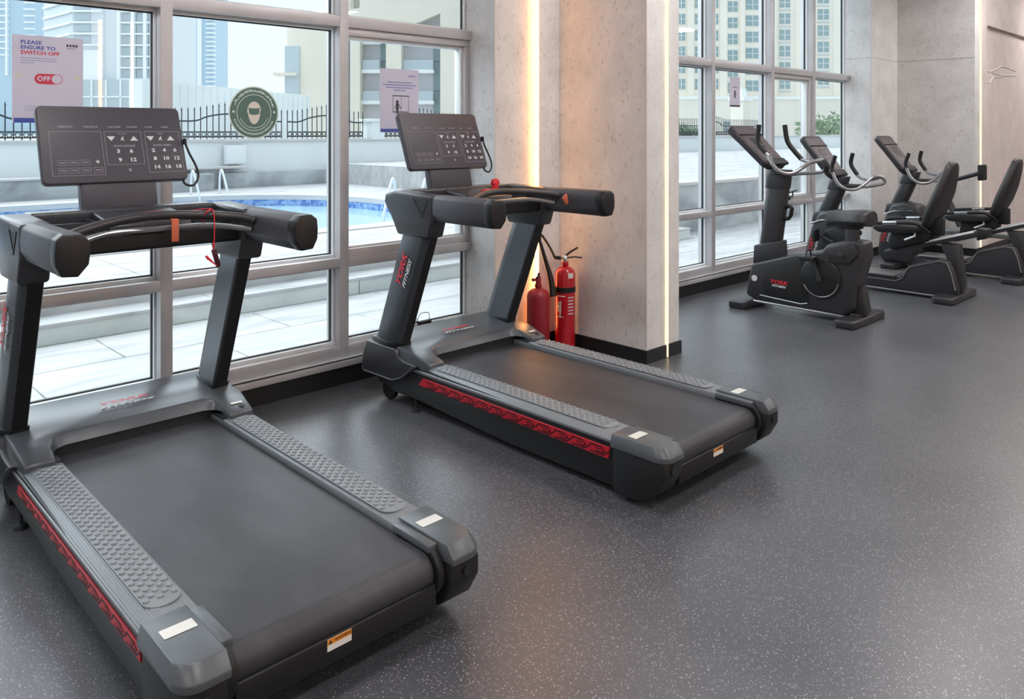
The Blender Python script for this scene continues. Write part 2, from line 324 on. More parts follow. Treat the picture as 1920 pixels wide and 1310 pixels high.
# ------------------------------------------------------------------ lamps of the room
def led(name, label, mb, mat, cat='light strip'):
    return tag(mb.build(name, mat, smooth=False), label, cat)
led('led_strip', 'warm LED strip glowing in the recess of concrete wall behind fire extinguishers', MB().box(3.9405, 3.9445, 3.8265, 3.8535, .1, ZC-.01).box(3.9445, 3.9490, 3.8265, 3.8295, .1, ZC-.01), 'led_warm')
led('led_strip', 'warm LED line set into the broad face of concrete pillar beside treadmill', MB().box(4.378, 4.392, 3.054, 3.0705, .005, ZC-.01), 'led_soft')
led('led_strip', 'pale LED line on far concrete wall beside rowing machine', MB().box(10.735, 10.755, 2.938, 2.951, .1, ZC-.01), 'led_soft')
led('led_strip', 'warm LED strip running down the rear wall, brighter of the reflected pair', MB().box(4.09, 4.14, -5.6, -5.58, .1, 3.33), 'led_warm')
led('led_strip', 'soft LED strip running down the rear wall beside brighter strip', MB().box(4.59, 4.62, -5.6, -5.58, .1, 3.33), 'led_mid')
for ix in range(6):
    for iy in range(3):
        x = -2.2+ix*3.1; y = -3.3+iy*2.7
        t = thing('ceiling_light', 'square white LED panel in the ceiling above the gym floor', 'ceiling light', (x, y, ZC), 0, 'ceiling LED panels')
        MB().box(-.32, .32, -.32, .32, -.03, 0).build('housing', 'white_plastic', t, bevel=.004)
        MB().box(-.29, .29, -.29, .29, -.034, -.0305).build('diffuser', 'lamp_panel', t, smooth=False)

# ------------------------------------------------------------------ treadmill
def mirror(s, poly): return [(s*p[0], p[1]) for p in poly]
def make_treadmill():
    O = (0, 2.8, 0)
    T = thing('treadmill', '', 'treadmill', (0, 2.8, 0))
    def B(mb, name, mat, par=None, **k): return mb.build(name, mat, par or T, off=O, **k)
    def bx(s, a, b, *r):
        a, b = s*a, s*b; return (min(a, b), max(a, b)) + r
    B(MB().box(-.34, .34, 1.96, 3.60, .10, .20), 'deck', 'soft_black', bevel=.01)
    # belt running around the rear roller
    prof = [(3.62, .232), (1.905, .232)] + [(1.905+.055*math.cos(math.radians(a)), .177+.055*math.sin(math.radians(a))) for a in range(105, 271, 15)] + [(3.62, .122)]
    B(MB().prism(prof, -.305, .305), 'belt', 'belt_rubber', ang=25)
    B(MB().box(-.31, .31, 1.842, 1.93, .085, .158), 'rear_cover', 'soft_black', bevel=.006)
    for s in (-1, 1):
        SH = Matrix(((1, 0, s*.14, -s*.035), (0, 1, 0, 0), (0, 0, 1, 0), (0, 0, 0, 1)))
        side = [(1.90, .05), (1.99, .028), (2.2, .03), (2.75, .03), (3.45, .065), (3.62, .06), (3.84, .12), (3.86, .25), (3.42, .252), (2.0, .236), (1.88, .236)]
        B(MB().prism(side, s*.335, s*.452).xf(SH), 'side_cover', 'black_plastic', bevel=.008)
        rt = B(MB().prism([(3.385, .158), (3.34, .204), (2.085, .202), (2.10, .150)], s*.4515, s*.4575).xf(SH), 'side_trim', 'red_plastic', bevel=.001, seg=1)
        ln = MB()
        for k in range(12):
            y = 3.31-k*.1025
            ln.ribbon([(y, .1925), (y-.05, .192), (y-.066, .178), (y-.052, .168), (y-.02, .168)], .006, s*.4573, s*.4585)
            ln.ribbon([(y-.018, .180), (y-.045, .180)], .005, s*.4573, s*.4582)
            ln.ribbon([(y+.01, .160), (y-.055, .159), (y-.082, .176), (y-.10, .1915)], .006, s*.4573, s*.4585)
        B(ln.xf(SH), 'trim_pattern', 'red_line', rt, smooth=False)
        rail = [(.31, .232), (.312, .256), (.402, .262), (.436, .253), (.455, .236), (.452, .222), (.316, .215)]
        B(MB().prism(mirror(s, rail), 2.06, 3.44, 'y'), 'foot_rail', 'rail_grey', bevel=.002)
        pad = rrect(.098, 1.17, .045, 6, s*.372, 2.70)
        p = B(MB().prism(pad, .2595, .2645, 'z'), 'grip_pad', 'pad_grey', bevel=.002)
        st = MB()
        for r in range(30):
            for c in range(5):
                x = s*.372+(c-2)*.0185; y = 2.16+r*.0372+(.0186 if c % 2 else 0)
                st.lathe([(.0095, .264), (.0085, .2685), (.0045, .2700)], (x, y, 0), 8)
        B(st, 'grip_studs', 'pad_grey', p, ang=50)
        # rear end caps
        def capplan(y0, y1, xi, xo, r):
            pts = [(xi, y1), (xi, y0)] + [(xo-r+r*math.cos(math.radians(a)), y0+r+r*math.sin(math.radians(a))) for a in range(-90, 1, 15)] + [(xo, y1)]
            return mirror(s, pts)
        n = capplan(1.80, 2.075, .338, .462, .055); nl = capplan(1.815, 2.075, .34, .458, .05)
        top = [(x, y, .2665) for x, y in capplan(1.83, 2.075, .338, .452, .05)]
        B(MB().loft([[(x, y, .212) for x, y in n], [(x, y, .232) for x, y in n], top]), 'end_cap', 'cap_grey', bevel=.003)
        base = [(2.07, .215), (1.812, .215), (1.812, .15), (1.85, .085), (1.92, .035), (1.99, .022), (2.07, .03)]
        B(MB().prism(base, s*.338, s*.4535), 'end_cap_base', 'soft_black', bevel=.012)
        B(MB().lathe([(.016, 0), (.016, .012)], (s*.40, 1.804, .178), 12, 'y'), 'adjuster_hole', 'gasket', smooth=True)
        B(MB().box(*bx(s, .302, .336, 1.87, 2.06, .236, .2605)), 'cap_lip', 'cap_grey', bevel=.006)
        B(MB().lathe([(.074, .0), (.078, .012), (.074, .026)], (s*.308 if s > 0 else -.334, 1.905, .178), 24, 'x'), 'roller_flange', 'soft_black')
        fr = frame((s*.393, 1.985, .2672), (1, 0, 0), (0, 1, 0))
        B(MB().prism(rrect(.082, .042, .003, 2), 0, .0006, 'z').xf(fr), 'silver_sticker', 'sticker_silver', smooth=False)
        # uprights with rounded outer shell
        sec = [(.372, -.115), (.372, .05), (.385, .09), (.41, .122), (.436, .112), (.455, .05), (.460, -.02), (.452, -.085), (.428, -.12)]
        rings = [[(s*x, 3.705-(z-.26)*.41+dy, z) for x, dy in sec] for z in (.24, .5, .8, 1.06)]
        B(MB().loft(rings), 'upright', 'upright_grey', bevel=.006)
        B(MB().loft([[(s*x, 3.705-(z-.26)*.41+dy, z) for x, dy in ((.3705, -.105), (.3705, .045), (.374, .045), (.374, -.105))] for z in (.345, .98)]), 'upright_lit_face', 'lit_face_grey')  # inner face made paler: the window's reflection is put into its colour
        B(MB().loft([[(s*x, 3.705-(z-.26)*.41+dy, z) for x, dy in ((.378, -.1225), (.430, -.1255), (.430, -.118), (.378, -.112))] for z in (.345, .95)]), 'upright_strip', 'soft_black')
        B(MB().loft([[(s*(x+(-.006 if x < .4 else .007)), 3.705-(z-.26)*.41+dy*1.06, z) for x, dy in sec] for z in (.31, .345)]), 'upright_collar', 'black_plastic', bevel=.003)
        boot = [(3.83, .318), (3.565, .318), (3.54, .285), (3.49, .268), (3.38, .262), (3.385, .25), (3.46, .20), (3.51, .165), (3.585, .14), (3.86, .135), (3.885, .16), (3.87, .24)]
        B(MB().prism(boot, s*.395, s*.472), 'boot', 'dark_plastic', bevel=.014, seg=3)
        B(MB().tube([(s*.474, y, z) for y, z in ((3.875, .165), (3.86, .142), (3.585, .146), (3.515, .170), (3.46, .205), (3.40, .252))], .0045, 6), 'boot_edging', 'cap_grey', smooth=True)
        # handrail arms
        arm = [(.366, 1.07), (.360, 1.12), (.366, 1.15), (.388, 1.172), (.440, 1.174), (.464, 1.156), (.468, 1.115), (.466, 1.075), (.446, 1.036), (.398, 1.032)]
        ctr = (.413, 1.104)
        def armring(y, k, dz=0): return [(s*(ctr[0]+(x-ctr[0])*k), y, ctr[1]+(z-ctr[1])*k+dz) for x, z in arm]
        B(MB().loft([armring(2.845, 1), armring(3.24, 1)]), 'hand_grip', 'grip_grey', bevel=.006)
        B(MB().loft([armring(2.79, .93), armring(2.797, .99), armring(2.845, 1.012)]), 'arm_end_cap', 'black_plastic', bevel=.003)
        hd = [(3.24, 1.168), (3.58, 1.178), (3.66, 1.16), (3.67, 1.11), (3.60, 1.03), (3.545, .945), (3.275, .945), (3.25, 1.02), (3.24, 1.036)]
        a = B(MB().prism(hd, s*.362, s*.468), 'arm_bracket', 'dark_plastic', bevel=.014, seg=3)
        tri = MB().ribbon([(3.40, 1.147), (3.285, 1.137), (3.325, 1.057), (3.40, 1.147)], .008, s*.467, s*.471)
        B(tri, 'emblem', 'black_plastic', a)
        B(MB().prism([(3.385, 1.137), (3.30, 1.13), (3.33, 1.075)], s*.467, s*.4685), 'emblem_inset', 'gasket', a)
        B(MB().lathe([(.008, 0), (.008, .003)], (s*.368-(.003 if s > 0 else -.0), 3.385, .985), 10, 'x').lathe([(.008, 0), (.008, .003)], (s*.368-(.003 if s > 0 else -.0), 3.30, .985), 10, 'x'), 'bracket_screws', 'gasket', a)
        # floor contacts
        B(MB().lathe([(.006, .10), (.006, .02), (.022, .014), (.026, 0)][::-1], (s*.42, 3.44, .0005), 14), 'levelling_foot', 'gasket')
        B(MB().lathe([(.056, -.015), (.06, -.011), (.06, .011), (.056, .015)], (s*.40, 3.70, .061), 20, 'x'), 'transport_wheel', 'soft_black')
        B(MB().lathe([(.03, 0), (.03, .028)], (s*.39, 2.02, 0), 14), 'rear_foot', 'soft_black')
    # motor cover: U-shaped hood
    plan = [(-.44, 3.30), (-.335, 3.30), (-.335, 3.39), (-.315, 3.43), (-.275, 3.45), (.275, 3.45), (.315, 3.43), (.335, 3.39), (.335, 3.30), (.44, 3.30), (.452, 3.45), (.44, 3.83), (-.44, 3.83), (-.452, 3.45)]
    def hz(y): return .279+min(1, max(0, (y-3.30)/.19))*.055+max(0, y-3.49)*.02
    def lowpt(x, y): return (x*.98, y-.02) if (abs(x) <= .336 and y > 3.38) else (x, y)
    nP = len(plan); hv = [(x, y, hz(y)) for x, y in plan]+[(*lowpt(x, y), (.278 if (abs(x) <= .336 and y > 3.38) else .250) if y < 3.6 else .12) for x, y in plan]
    hf = [(0, 1, 2, 13), (2, 3, 4, 5, 6, 7, 10, 11, 12, 13), (7, 8, 9, 10)]+[(i, (i+1) % nP, nP+(i+1) % nP, nP+i) for i in range(nP)]
    B(MB().add(hv, hf), 'motor_cover', 'hood_grey', bevel=.008)
    B(MB().box(-.33, .33, 3.44, 3.56, .231, .285).box(-.333, -.312, 3.32, 3.46, .231, .262).box(.312, .333, 3.32, 3.46, .231, .262), 'belt_slot', 'gasket')
    B(MB().box(-.40, .40, 3.55, 3.82, .07, .25), 'motor_housing', 'soft_black', bevel=.01)
    text('logo_word', 'YORK', .04, frame((.0, 3.62-2.8, .3425), (1, 0, 0), (0, 1, .02)), 'logo_red', T, shear=.25, bold=.001, sx=1.9)
    text('logo_word', 'FITNESS', .026, frame((.0, 3.575-2.8, .3405), (1, 0, 0), (0, 1, .02)), 'print_white', T, shear=.25, bold=.0006, sx=2.4)
    up = Vector((0, -.41, 1)).normalized()
    text('logo_word', 'YORK', .062, frame((-.4635, 3.51-2.8, .755), up, (0, 1, .41)), 'logo_red', T, shear=.25, bold=.0015, sx=1.15)
    text('logo_word', 'FITNESS', .036, frame((-.4635, 3.462-2.8, .737), up, (0, 1, .41)), 'print_white', T, shear=.25, bold=.0008, sx=1.3)
    fr = frame((.392, 3.365, .3005), (1, 0, 0), (0, 1, .25))
    B(MB().prism(rrect(.05, .014, .002, 2), 0, .0012, 'z').xf(fr), 'silver_sticker', 'sticker_silver', smooth=False)
    B(MB().prism([(-.012, .008), (.012, .012), (.016, -.004), (.0, -.014)], 0, .001, 'z').xf(frame((.402, 3.335, .2925), (1, 0, 0), (0, 1, .28))), 'cover_mark', 'gasket', smooth=False)
    # warning label on the rear cover
    fw = frame((-.022, 1.8415, .14), (1, 0, 0), (0, 0, 1))
    wl = B(MB().box(-.037, .037, -.016, .016, 0, .001).xf(fw), 'warning_label', 'sticker_white', smooth=False)
    B(MB().box(-.037, .037, .001, .016, .001, .0014).xf(fw), 'warning_band', 'sticker_orange', wl, smooth=False)
    w_ = text('warning_word', 'WARNING', .011, frame((.006-.018, 1.8398-2.8, .1485), (1, 0, 0), (0, 0, 1)), 'gasket', wl, sx=.95)
    B(MB().prism([(-.033, .003), (-.023, .003), (-.028, .014)], .0014, .0018, 'z').xf(fw), 'warning_sign', 'gasket', wl, smooth=False)
    # console shelf between the arms
    B(MB().box(-.37, .37, 3.53, 3.645, 1.125, 1.179), 'console_crossbar', 'dark_plastic', bevel=.012, seg=3)
    B(MB().box(-.365, .365, 3.30, 3.54, 1.055, 1.10), 'console_tray', 'black_plastic', bevel=.01)
    B(MB().box(-.37, .37, 3.27, 3.33, 1.03, 1.105), 'console_beam', 'soft_black', bevel=.015, seg=3)
    B(MB().prism([(3.29, 1.09), (3.54, 1.09), (3.54, 1.172), (3.36, 1.155), (3.30, 1.135)], -.15, .17), 'console_block', 'dark_plastic', bevel=.012, seg=3)
    for s in (-1, 1):
        B(MB().loft([[(s*x, y, z) for x, y in rrect(.175, .17, .04, 5, .262, 3.43)] for z in (1.098, 1.148)] , caps=False).loft([[(s*x, y, z) for x, y in rrect(.155, .15, .034, 5, .262, 3.43)] for z in (1.148, 1.102)], caps=False).loft([[(s*x, y, 1.148) for x, y in rrect(.175, .17, .04, 5, .262, 3.43)], [(s*x, y, 1.148) for x, y in rrect(.155, .15, .034, 5, .262, 3.43)]], caps=False), 'bottle_holder', 'dark_plastic')
    hb = [(-.36, 3.085, 1.125), (-.30, 3.12, 1.142), (-.14, 3.205, 1.162), (0, 3.235, 1.167), (.14, 3.21, 1.162), (.30, 3.15, 1.146), (.36, 3.125, 1.13)]
    B(MB().tube(hb, .0185, 14, smooth=6), 'pulse_bar', 'vinyl_black')
    B(MB().tube([(-.358, 3.11, 1.085), (-.2, 3.20, 1.115), (0, 3.26, 1.11), (.2, 3.21, 1.115), (.358, 3.15, 1.09)], .011, 8, smooth=5), 'pulse_bar_bracket', 'silver_trim')
    B(MB().prism(rrect(.095, .05, .012, 4, .05, 3.37), 1.146, 1.172, 'z'), 'stop_button', 'red_plastic', bevel=.006)
    # neck and console
    B(MB().prism([(3.63, 1.16), (3.665, 1.30), (3.715, 1.30), (3.69, 1.16)], -.155, .155), 'console_neck', 'panel_purple', bevel=.008)
    fp = frame((0, 3.715, 1.447), (1, 0, 0), (0, .13, .33))
    con = B(MB().prism(rrect(.594, .354, .024, 5), -.034, 0, 'z').xf(fp), 'console', 'panel_purple', bevel=.006, seg=3)
    def uv(u, v): return ((u-.5)*.594, (.5-v)*.354)
    def cf(u, v, d=.0006):
        x, y = uv(u, v); p = fp @ Vector((x, y, d)); return frame((p.x, p.y-2.8, p.z), (1, 0, 0), (0, .13, .33))
    def outline(name, u0, v0, u1, v1, wd=.0014, mat='print_grey'):
        (x0, y1), (x1, y0) = uv(u0, v0), uv(u1, v1); m = MB()
        for a in ((x0, x1, y0, y0+wd), (x0, x1, y1-wd, y1), (x0, x0+wd, y0, y1), (x1-wd, x1, y0, y1)): m.box(*a, 0, .0007)
        B(m.xf(fp), name, mat, con, smooth=False)
    for u, t in ((.175, 'TIME/STEPS'), (.345, 'DISTANCE'), (.505, 'CALORIES'), (.63, 'INCLINE'), (.75, 'PULSE'), (.875, 'SPEED')):
        text('printed_label', t, .0105, cf(u, .275), 'print_grey', con, bold=.0002, sx=1.15)
    outline('display_outline', .065, .335, .41, .90); outline('incline_outline', .43, .335, .69, .775); outline('speed_outline', .715, .335, .975, .89)
    for r, v in enumerate((.735, .835)):
        for c, u in enumerate((.135, .21, .285, .365)):
            if r == 0 and c == 3:
                text('printed_label', '+', .03, cf(u, v), 'print_white', con, bold=.001); continue
            outline('key_outline', u-.03, v-.032, u+.03, v+.032, .0011)
            (x0, y0) = uv(u, v); B(MB().box(x0-.011, x0+.011, y0-.0017, y0+.0017, 0, .0007).xf(fp), 'key_print', 'print_grey', con, smooth=False)
    for u, d in ((.475, -1), (.635, 1), (.755, -1), (.905, 1)):
        x, y = uv(u, .43); B(MB().prism([(x-.017, y-d*.0105), (x+.017, y-d*.0105), (x, y+d*.0115)], 0, .0008, 'z').xf(fp), 'arrow_key', 'print_white', con, smooth=False)
    for u in (.555, .83):
        x, y = uv(u, .43); B(MB().lathe([(.0024, 0), (.0024, .0008)], (x+.002, y+.008, 0), 8).prism([(x-.004, y+.004), (x+.004, y+.005), (x+.003, y-.002), (x+.006, y-.011), (x+.003, y-.011), (x-.001, y-.003), (x-.007, y-.010), (x-.009, y-.007)], 0, .0008, 'z').xf(fp), 'runner_icon', 'print_white', con, smooth=False)
    text('printed_label', 'INCLINE', .008, cf(.555, .365), 'print_grey', con, sx=1.2); text('printed_label', 'SPEED', .008, cf(.83, .365), 'print_grey', con, sx=1.2)
    text('printed_label', 'QUICK INCLINE', .0115, cf(.56, .53), 'print_grey', con, bold=.0003, sx=1.1); text('printed_label', 'QUICK SPEED', .0115, cf(.835, .525), 'print_grey', con, bold=.0003, sx=1.15)
    for u, v, t in ((.515, .60, '3'), (.605, .60, '6'), (.52, .715, '9'), (.61, .715, '12'), (.765, .595, '2'), (.845, .595, '4'), (.925, .595, '6'), (.77, .705, '8'), (.85, .705, '10'), (.93, .705, '12'), (.775, .82, '14'), (.855, .82, '16'), (.935, .82, '18')):
        text('printed_number', t, .023, cf(u, v), 'print_white', con, bold=.0009, sx=1.25)
    x, y = uv(.58, .845); B(MB().prism([(x-.006, y+.006), (x, y+.003), (x+.006, y+.006), (x+.005, y-.004), (x, y-.010), (x-.005, y-.004)], 0, .0008, 'z').xf(fp), 'heart_icon', 'print_grey', con, smooth=False)
    return T
T1 = make_treadmill()
T2 = copy_tree(T1)
T1.location = (1.157, 2.8, 0); T2.location = (2.992, 2.77, 0)
T1['label'] = 'black treadmill standing alone by the window with round green sticker, orange tag on its handlebar'
T2['label'] = 'black treadmill beside the concrete pillar, with two red fire extinguishers behind its deck'
def TB(T, mb, name, mat, **k): return mb.build(name, mat, T, off=(0, 2.8, 0), **k)
# clip, cord and tag of the first treadmill
TB(T1, MB().box(.050, .078, 3.200, 3.206, 1.062, 1.15).box(.050, .078, 3.206, 3.262, 1.146, 1.1525), 'orange_strap', 'orange_tag', bevel=.001)
TB(T1, MB().tube([(.09, 3.33, 1.165), (.14, 3.27, 1.172), (.195, 3.19, 1.185), (.205, 3.165, 1.165), (.203, 3.155, 1.08), (.2, 3.155, 1.02)], .0022, 6, smooth=5), 'safety_cord', 'logo_red')
TB(T1, MB().tube([(.188+.018*math.cos(a), 3.196+.026*math.sin(a), 1.158+.026*math.cos(a+1.2)) for a in [i*.628 for i in range(11)]], .003, 6), 'cord_loop', 'logo_red')
c = TB(T1, MB().prism([(.19, 1.02), (.209, 1.022), (.228, .958), (.222, .945), (.21, .95)], 3.150, 3.160, 'y'), 'safety_clip', 'red_line', bevel=.002)
TB(T1, MB().prism([(.215, .952), (.222, .945), (.172, .985), (.166, .997), (.172, 1.0)], 3.149, 3.161, 'y').box(.196, .200, 3.152, 3.158, 1.02, 1.05), 'clip_lever', 'logo_red', bevel=.002)
# clip parked upright on the second one
TB(T2, MB().prism([(.11, 1.165), (.155, 1.165), (.15, 1.19), (.165, 1.205), (.145, 1.228), (.115, 1.222), (.108, 1.20), (.118, 1.188)], 3.40, 3.425, 'y'), 'safety_clip', 'logo_red', bevel=.004)
TB(T2, MB().prism([(.30, 1.125), (.335, 1.15), (.35, 1.10), (.335, 1.085)], 3.03, 3.04, 'y'), 'orange_strap', 'orange_tag', bevel=.001)
# dangling cable by each console
for T, k in ((T1, 1), (T2, .55)):
    TB(T, MB().box(.296, .306, 3.70, 3.722, 1.44, 1.47).tube([(.302, 3.71, 1.45), (.318, 3.70, 1.40), (.345, 3.69, 1.34), (.352, 3.68, 1.29), (.325, 3.67, 1.252), (.285, 3.67, 1.262), (.28, 3.68, 1.30)], .0055, 8, smooth=6), 'console_cable', 'gasket')

# ------------------------------------------------------------------ fire extinguishers in the niche
def extinguisher(label, x, y, r, hc, mat, co2):
    t = thing('fire_extinguisher', label, 'fire extinguisher', (x, y, 0), 0, None)
    prof = [(r*.93, 0), (r, .012), (r, hc-r*.75)] + [(r*math.cos(math.radians(a)), hc-r*.75+r*.75*math.sin(math.radians(a))) for a in range(15, 76, 15)] + [(.024, hc+.005), (.022, hc+.03), (.019, hc+.03)]
    MB().lathe(prof, seg=32).build('cylinder', mat, t, ang=50)
    MB().lathe([(.018, hc+.02), (.02, hc+.04), (.02, hc+.065), (.012, hc+.075)], seg=14).tube([(0, 0, hc+.055), (-.055, 0, hc+.06)], .011, 10).build('valve', 'chrome' if co2 else 'ext_red_dull', t)
    if co2:
        MB().tube([(-.005, 0, hc+.065), (.03, -.02, hc+.095), (.075, -.05, hc+.125)], [.009, .007], 8).tube([(.0, 0, hc+.055), (.06, -.035, hc+.06), (.105, -.062, hc+.052)], .006, 8).build('lever', 'black_plastic', t)
        MB().tube([(-.05, 0, hc+.06), (-.095, .01, hc+.068)], .013, 10).build('hose_nut', 'black_plastic', t)
        band = MB().lathe([(r+.0005, .40), (r+.003, .402), (r+.003, .435), (r+.0005, .437)], seg=32); band.build('strap_band', 'soft_black', t)
        d = Vector((-.70, -.72, 0)).normalized()
        def patch(u0, u1, z0, z1, m, name):
            mb = MB(); n = 6; ang0 = math.atan2(d.y, d.x)
            ring = [[((r+.0012)*math.cos(ang0+(u0+(u1-u0)*k/n)), (r+.0012)*math.sin(ang0+(u0+(u1-u0)*k/n)), z) for k in range(n+1)] for z in (z0, z1)]
            mb.loft(ring, caps=False, closed=False).build(name, m, t)
        patch(.25, .85, .50, .535, 'sticker_white', 'inspection_label')
        patch(-1.0, -.05, .375, .382, 'sticker_white', 'printed_line'); patch(-1.1, -.2, .235, .24, 'sticker_white', 'printed_line')
        for k in range(6): patch(.22, .95-.05*(k % 3), .365-.022*k, .373-.022*k, 'print_white', 'printed_line')
        for k, (a, b) in enumerate(((.30, .34), (.26, .30))): patch(-.85+.2*k, -.7+.2*k, a-.03, b, 'sticker_white', 'printed_mark')
        patch(-.95, -.45, .30, .312, 'sticker_white', 'printed_mark'); patch(-.6, -.45, .265, .345, 'sticker_white', 'printed_mark')
    else:
        MB().box(-.014, .014, -.012, .012, hc+.03, hc+.075).tube([(0, 0, hc+.06), (-.03, -.01, hc+.07)], .007, 8).build('lever', 'soft_black', t)
        MB().tube([(.0, 0, hc+.07), (.006, .0, hc+.10)], .009, 8).build('pressure_gauge', 'soft_black', t)
    return t
E1 = extinguisher('glossy red carbon dioxide extinguisher with chrome valve and black band', 4.045, 3.665, .0685, .575, 'ext_red', True)
MB().tube([(-.09, .03, .375), (-.10, .045, .50), (-.128, .065, .62), (-.165, .08, .75)], [.025, .010], 12, smooth=5).tube([(-.165, .08, .745), (-.165, .075, .80), (-.12, .04, .72), (-.095, .01, .643)], .009, 8, smooth=5).build('discharge_horn', 'vinyl_black', E1)
E2 = extinguisher('dull red extinguisher with bare black neck, standing beneath the LED strip', 3.852, 3.735, .078, .442, 'ext_red_dull', False)

# small power adaptor with tangled wires on the window sill
A = thing('power_adaptor', 'small black power adaptor with tangled thin wires on window sill', 'adaptor', (3.19, 4.135, .2245))
MB().box(-.045, .045, -.02, .02, 0, .035).build('adaptor_body', 'soft_black', A, bevel=.004)
wr = MB()
for pts in ([(-.045, 0, .02), (-.10, -.01, .06), (-.13, .0, .02), (-.17, -.01, .07), (-.19, 0, .005)], [(-.045, 0, .015), (-.08, .0, .10), (-.06, 0, .12), (-.09, .01, .05), (-.12, 0, .005)], [(.04, 0, .02), (.03, -.005, .08), (-.03, 0, .085), (-.06, 0, .04)]):
    wr.tube(pts, .0022, 6, smooth=6)
wr.build('wires', 'soft_black', A)

# ------------------------------------------------------------------ posters and sticker on the glass
YP = YG-.004
P = thing('poster', 'tall white poster with red OFF switch taped to the window', 'poster', (1.008, YP, 1.542))
def PB(P, mb, name, mat): return mb.build(name, mat, P, smooth=False)
PB(P, MB().box(-.148, .148, -.0008, 0, 0, .405), 'sheet', 'poster_paper')
PB(P, MB().box(-.142, .142, -.0014, -.0008, 0, .022), 'footer_band', 'poster_blue')
def pt(P, body, size, x, z, mat, al='LEFT', bold=0, sx=1.0): return text('printed_text', body, size, frame((x, -.0016, z), (1, 0, 0), (0, 0, 1)), mat, P, al, 0, bold, sx)
pt(P, 'PLEASE', .024, -.115, .372, 'poster_blue', bold=.0005, sx=1.15); pt(P, 'ENSURE TO', .024, -.115, .348, 'poster_blue', bold=.0005, sx=1.15)
pt(P, 'SWITCH OFF', .024, -.115, .324, 'poster_red', bold=.0005, sx=1.15)
for i, wd in enumerate((.15, .15, .055)): PB(P, MB().box(-.115, -.115+wd, -.0014, -.0008, .298-i*.011, .3005-i*.011), 'printed_line', 'poster_text')
for i in range(4): PB(P, MB().box(.075+i*.013, .084+i*.013, -.0014, -.0008, .362, .374), 'logo_mark', 'poster_dark')
PB(P, MB().box(.075, .115, -.0014, -.0008, .353, .355), 'logo_mark', 'poster_dark')
PB(P, MB().prism([(x, z+.205) for x, z in rrect(.116, .048, .023, 8)], -.0016, -.0008, 'y'), 'switch', 'poster_red')
PB(P, MB().lathe([(.0215, 0), (.0215, .0006)], (.034, -.0024, .205), 24, 'y'), 'switch_knob', 'poster_paper')
text('printed_text', 'OFF', .032, frame((-.020, -.0022, .205), (1, 0, 0), (0, 0, 1)), 'poster_paper', P, 'CENTER', 0, .001)
for x in (-.135, .108): PB(P, MB().box(x, x+.027, -.0016, -.0008, .205, .228), 'tape', 'sticker_silver')
for i in range(3): PB(P, MB().box(-.10, -.10+.2-.03*i, -.0014, -.0008, .075-i*.01, .077-i*.01), 'printed_line', 'poster_text')
P2 = thing('poster', 'white notice with window pictogram and standing figure, above treadmill console', 'poster', (3.022, YP, 1.497))
PB(P2, MB().box(-.152, .152, -.0008, 0, 0, .408), 'sheet', 'poster_paper')
PB(P2, MB().box(-.145, .145, -.0014, -.0008, .002, .022), 'footer_band', 'poster_blue')
for i, wd in enumerate((.19, .26, .21, .09)): PB(P2, MB().box(-wd/2, wd/2, -.0014, -.0008, .318-i*.017, .325-i*.017), 'printed_line', 'poster_text')
PB(P2, MB().box(.07, .125, -.0014, -.0008, .362, .37), 'logo_mark', 'poster_text')
PB(P2, MB().box(-.055, .075, -.0014, -.0008, .232, .238).box(-.055, .075, -.0014, -.0008, .128, .134).box(-.053, -.050, -.0014, -.0008, .13, .235).box(.012, .014, -.0014, -.0008, .13, .235).box(.070, .073, -.0014, -.0008, .13, .235), 'window_pictogram', 'poster_dark')
PB(P2, MB().lathe([(.011, 0), (.011, .0006)], (-.018, -.0022, .196), 12, 'y').box(-.028, -.008, -.0022, -.0016, .14, .186).box(-.026, -.019, -.0022, -.0016, .085, .14).box(-.016, -.009, -.0022, -.0016, .085, .14).prism([(-.03, .18), (-.026, .185), (-.038, .15), (-.042, .152)], -.0022, -.0016, 'y').prism([(-.01, .18), (.004, .15), (.016, .162), (.014, .166), (.005, .158), (-.006, .185)], -.0022, -.0016, 'y'), 'figure_pictogram', 'poster_dark')
P3 = thing('poster', 'narrow lavender notice with dark figure and dark footer on the far window', 'poster', (7.165, YP, 1.752))
PB(P3, MB().box(-.10, .10, -.0008, 0, 0, .30), 'sheet', 'poster_paper'); PB(P3, MB().box(-.095, .095, -.0014, -.0008, 0, .018), 'footer_band', 'poster_dark')
PB(P3, MB().box(-.04, .045, -.0014, -.0008, .195, .201).box(-.012, .012, -.0014, -.0008, .09, .165).box(.012, .03, -.0014, -.0008, .125, .132), 'figure_pictogram', 'poster_dark')
S = thing('round_sticker', 'round green sticker of a masked face stuck on the window', 'sticker', (2.028, YP, 1.607))
PB(S, MB().lathe([(.147, 0), (.147, .0006)], (0, -.0006, 0), 48, 'y'), 'sticker_edge', 'mask_pale')
PB(S, MB().lathe([(.140, 0), (.140, .0006)], (0, -.0012, 0), 48, 'y'), 'sticker_disc', 'mask_green')
def ring(r0, r1, a0=0, a1=360, d=-.0018, n=40):
    m = MB(); vs = []
    for k in range(n+1):
        a = math.radians(a0+(a1-a0)*k/n)
        for r in (r0, r1): vs.append((r*math.cos(a), d, r*math.sin(a)))
    return m.add(vs, [(2*k, 2*k+1, 2*k+3, 2*k+2) for k in range(n)])
PB(S, ring(.099, .1025), 'sticker_ring', 'mask_pale'); PB(S, ring(.084, .087, 200, 340), 'sticker_ring', 'mask_pale')
PB(S, MB().prism([(.041*math.cos(a)*(1 if math.sin(a) > 0 else .88), .006+(.056 if math.sin(a) > 0 else .07)*math.sin(a)) for a in [i*2*math.pi/28 for i in range(28)]], -.0022, -.0016, 'y'), 'masked_head', 'mask_cream')
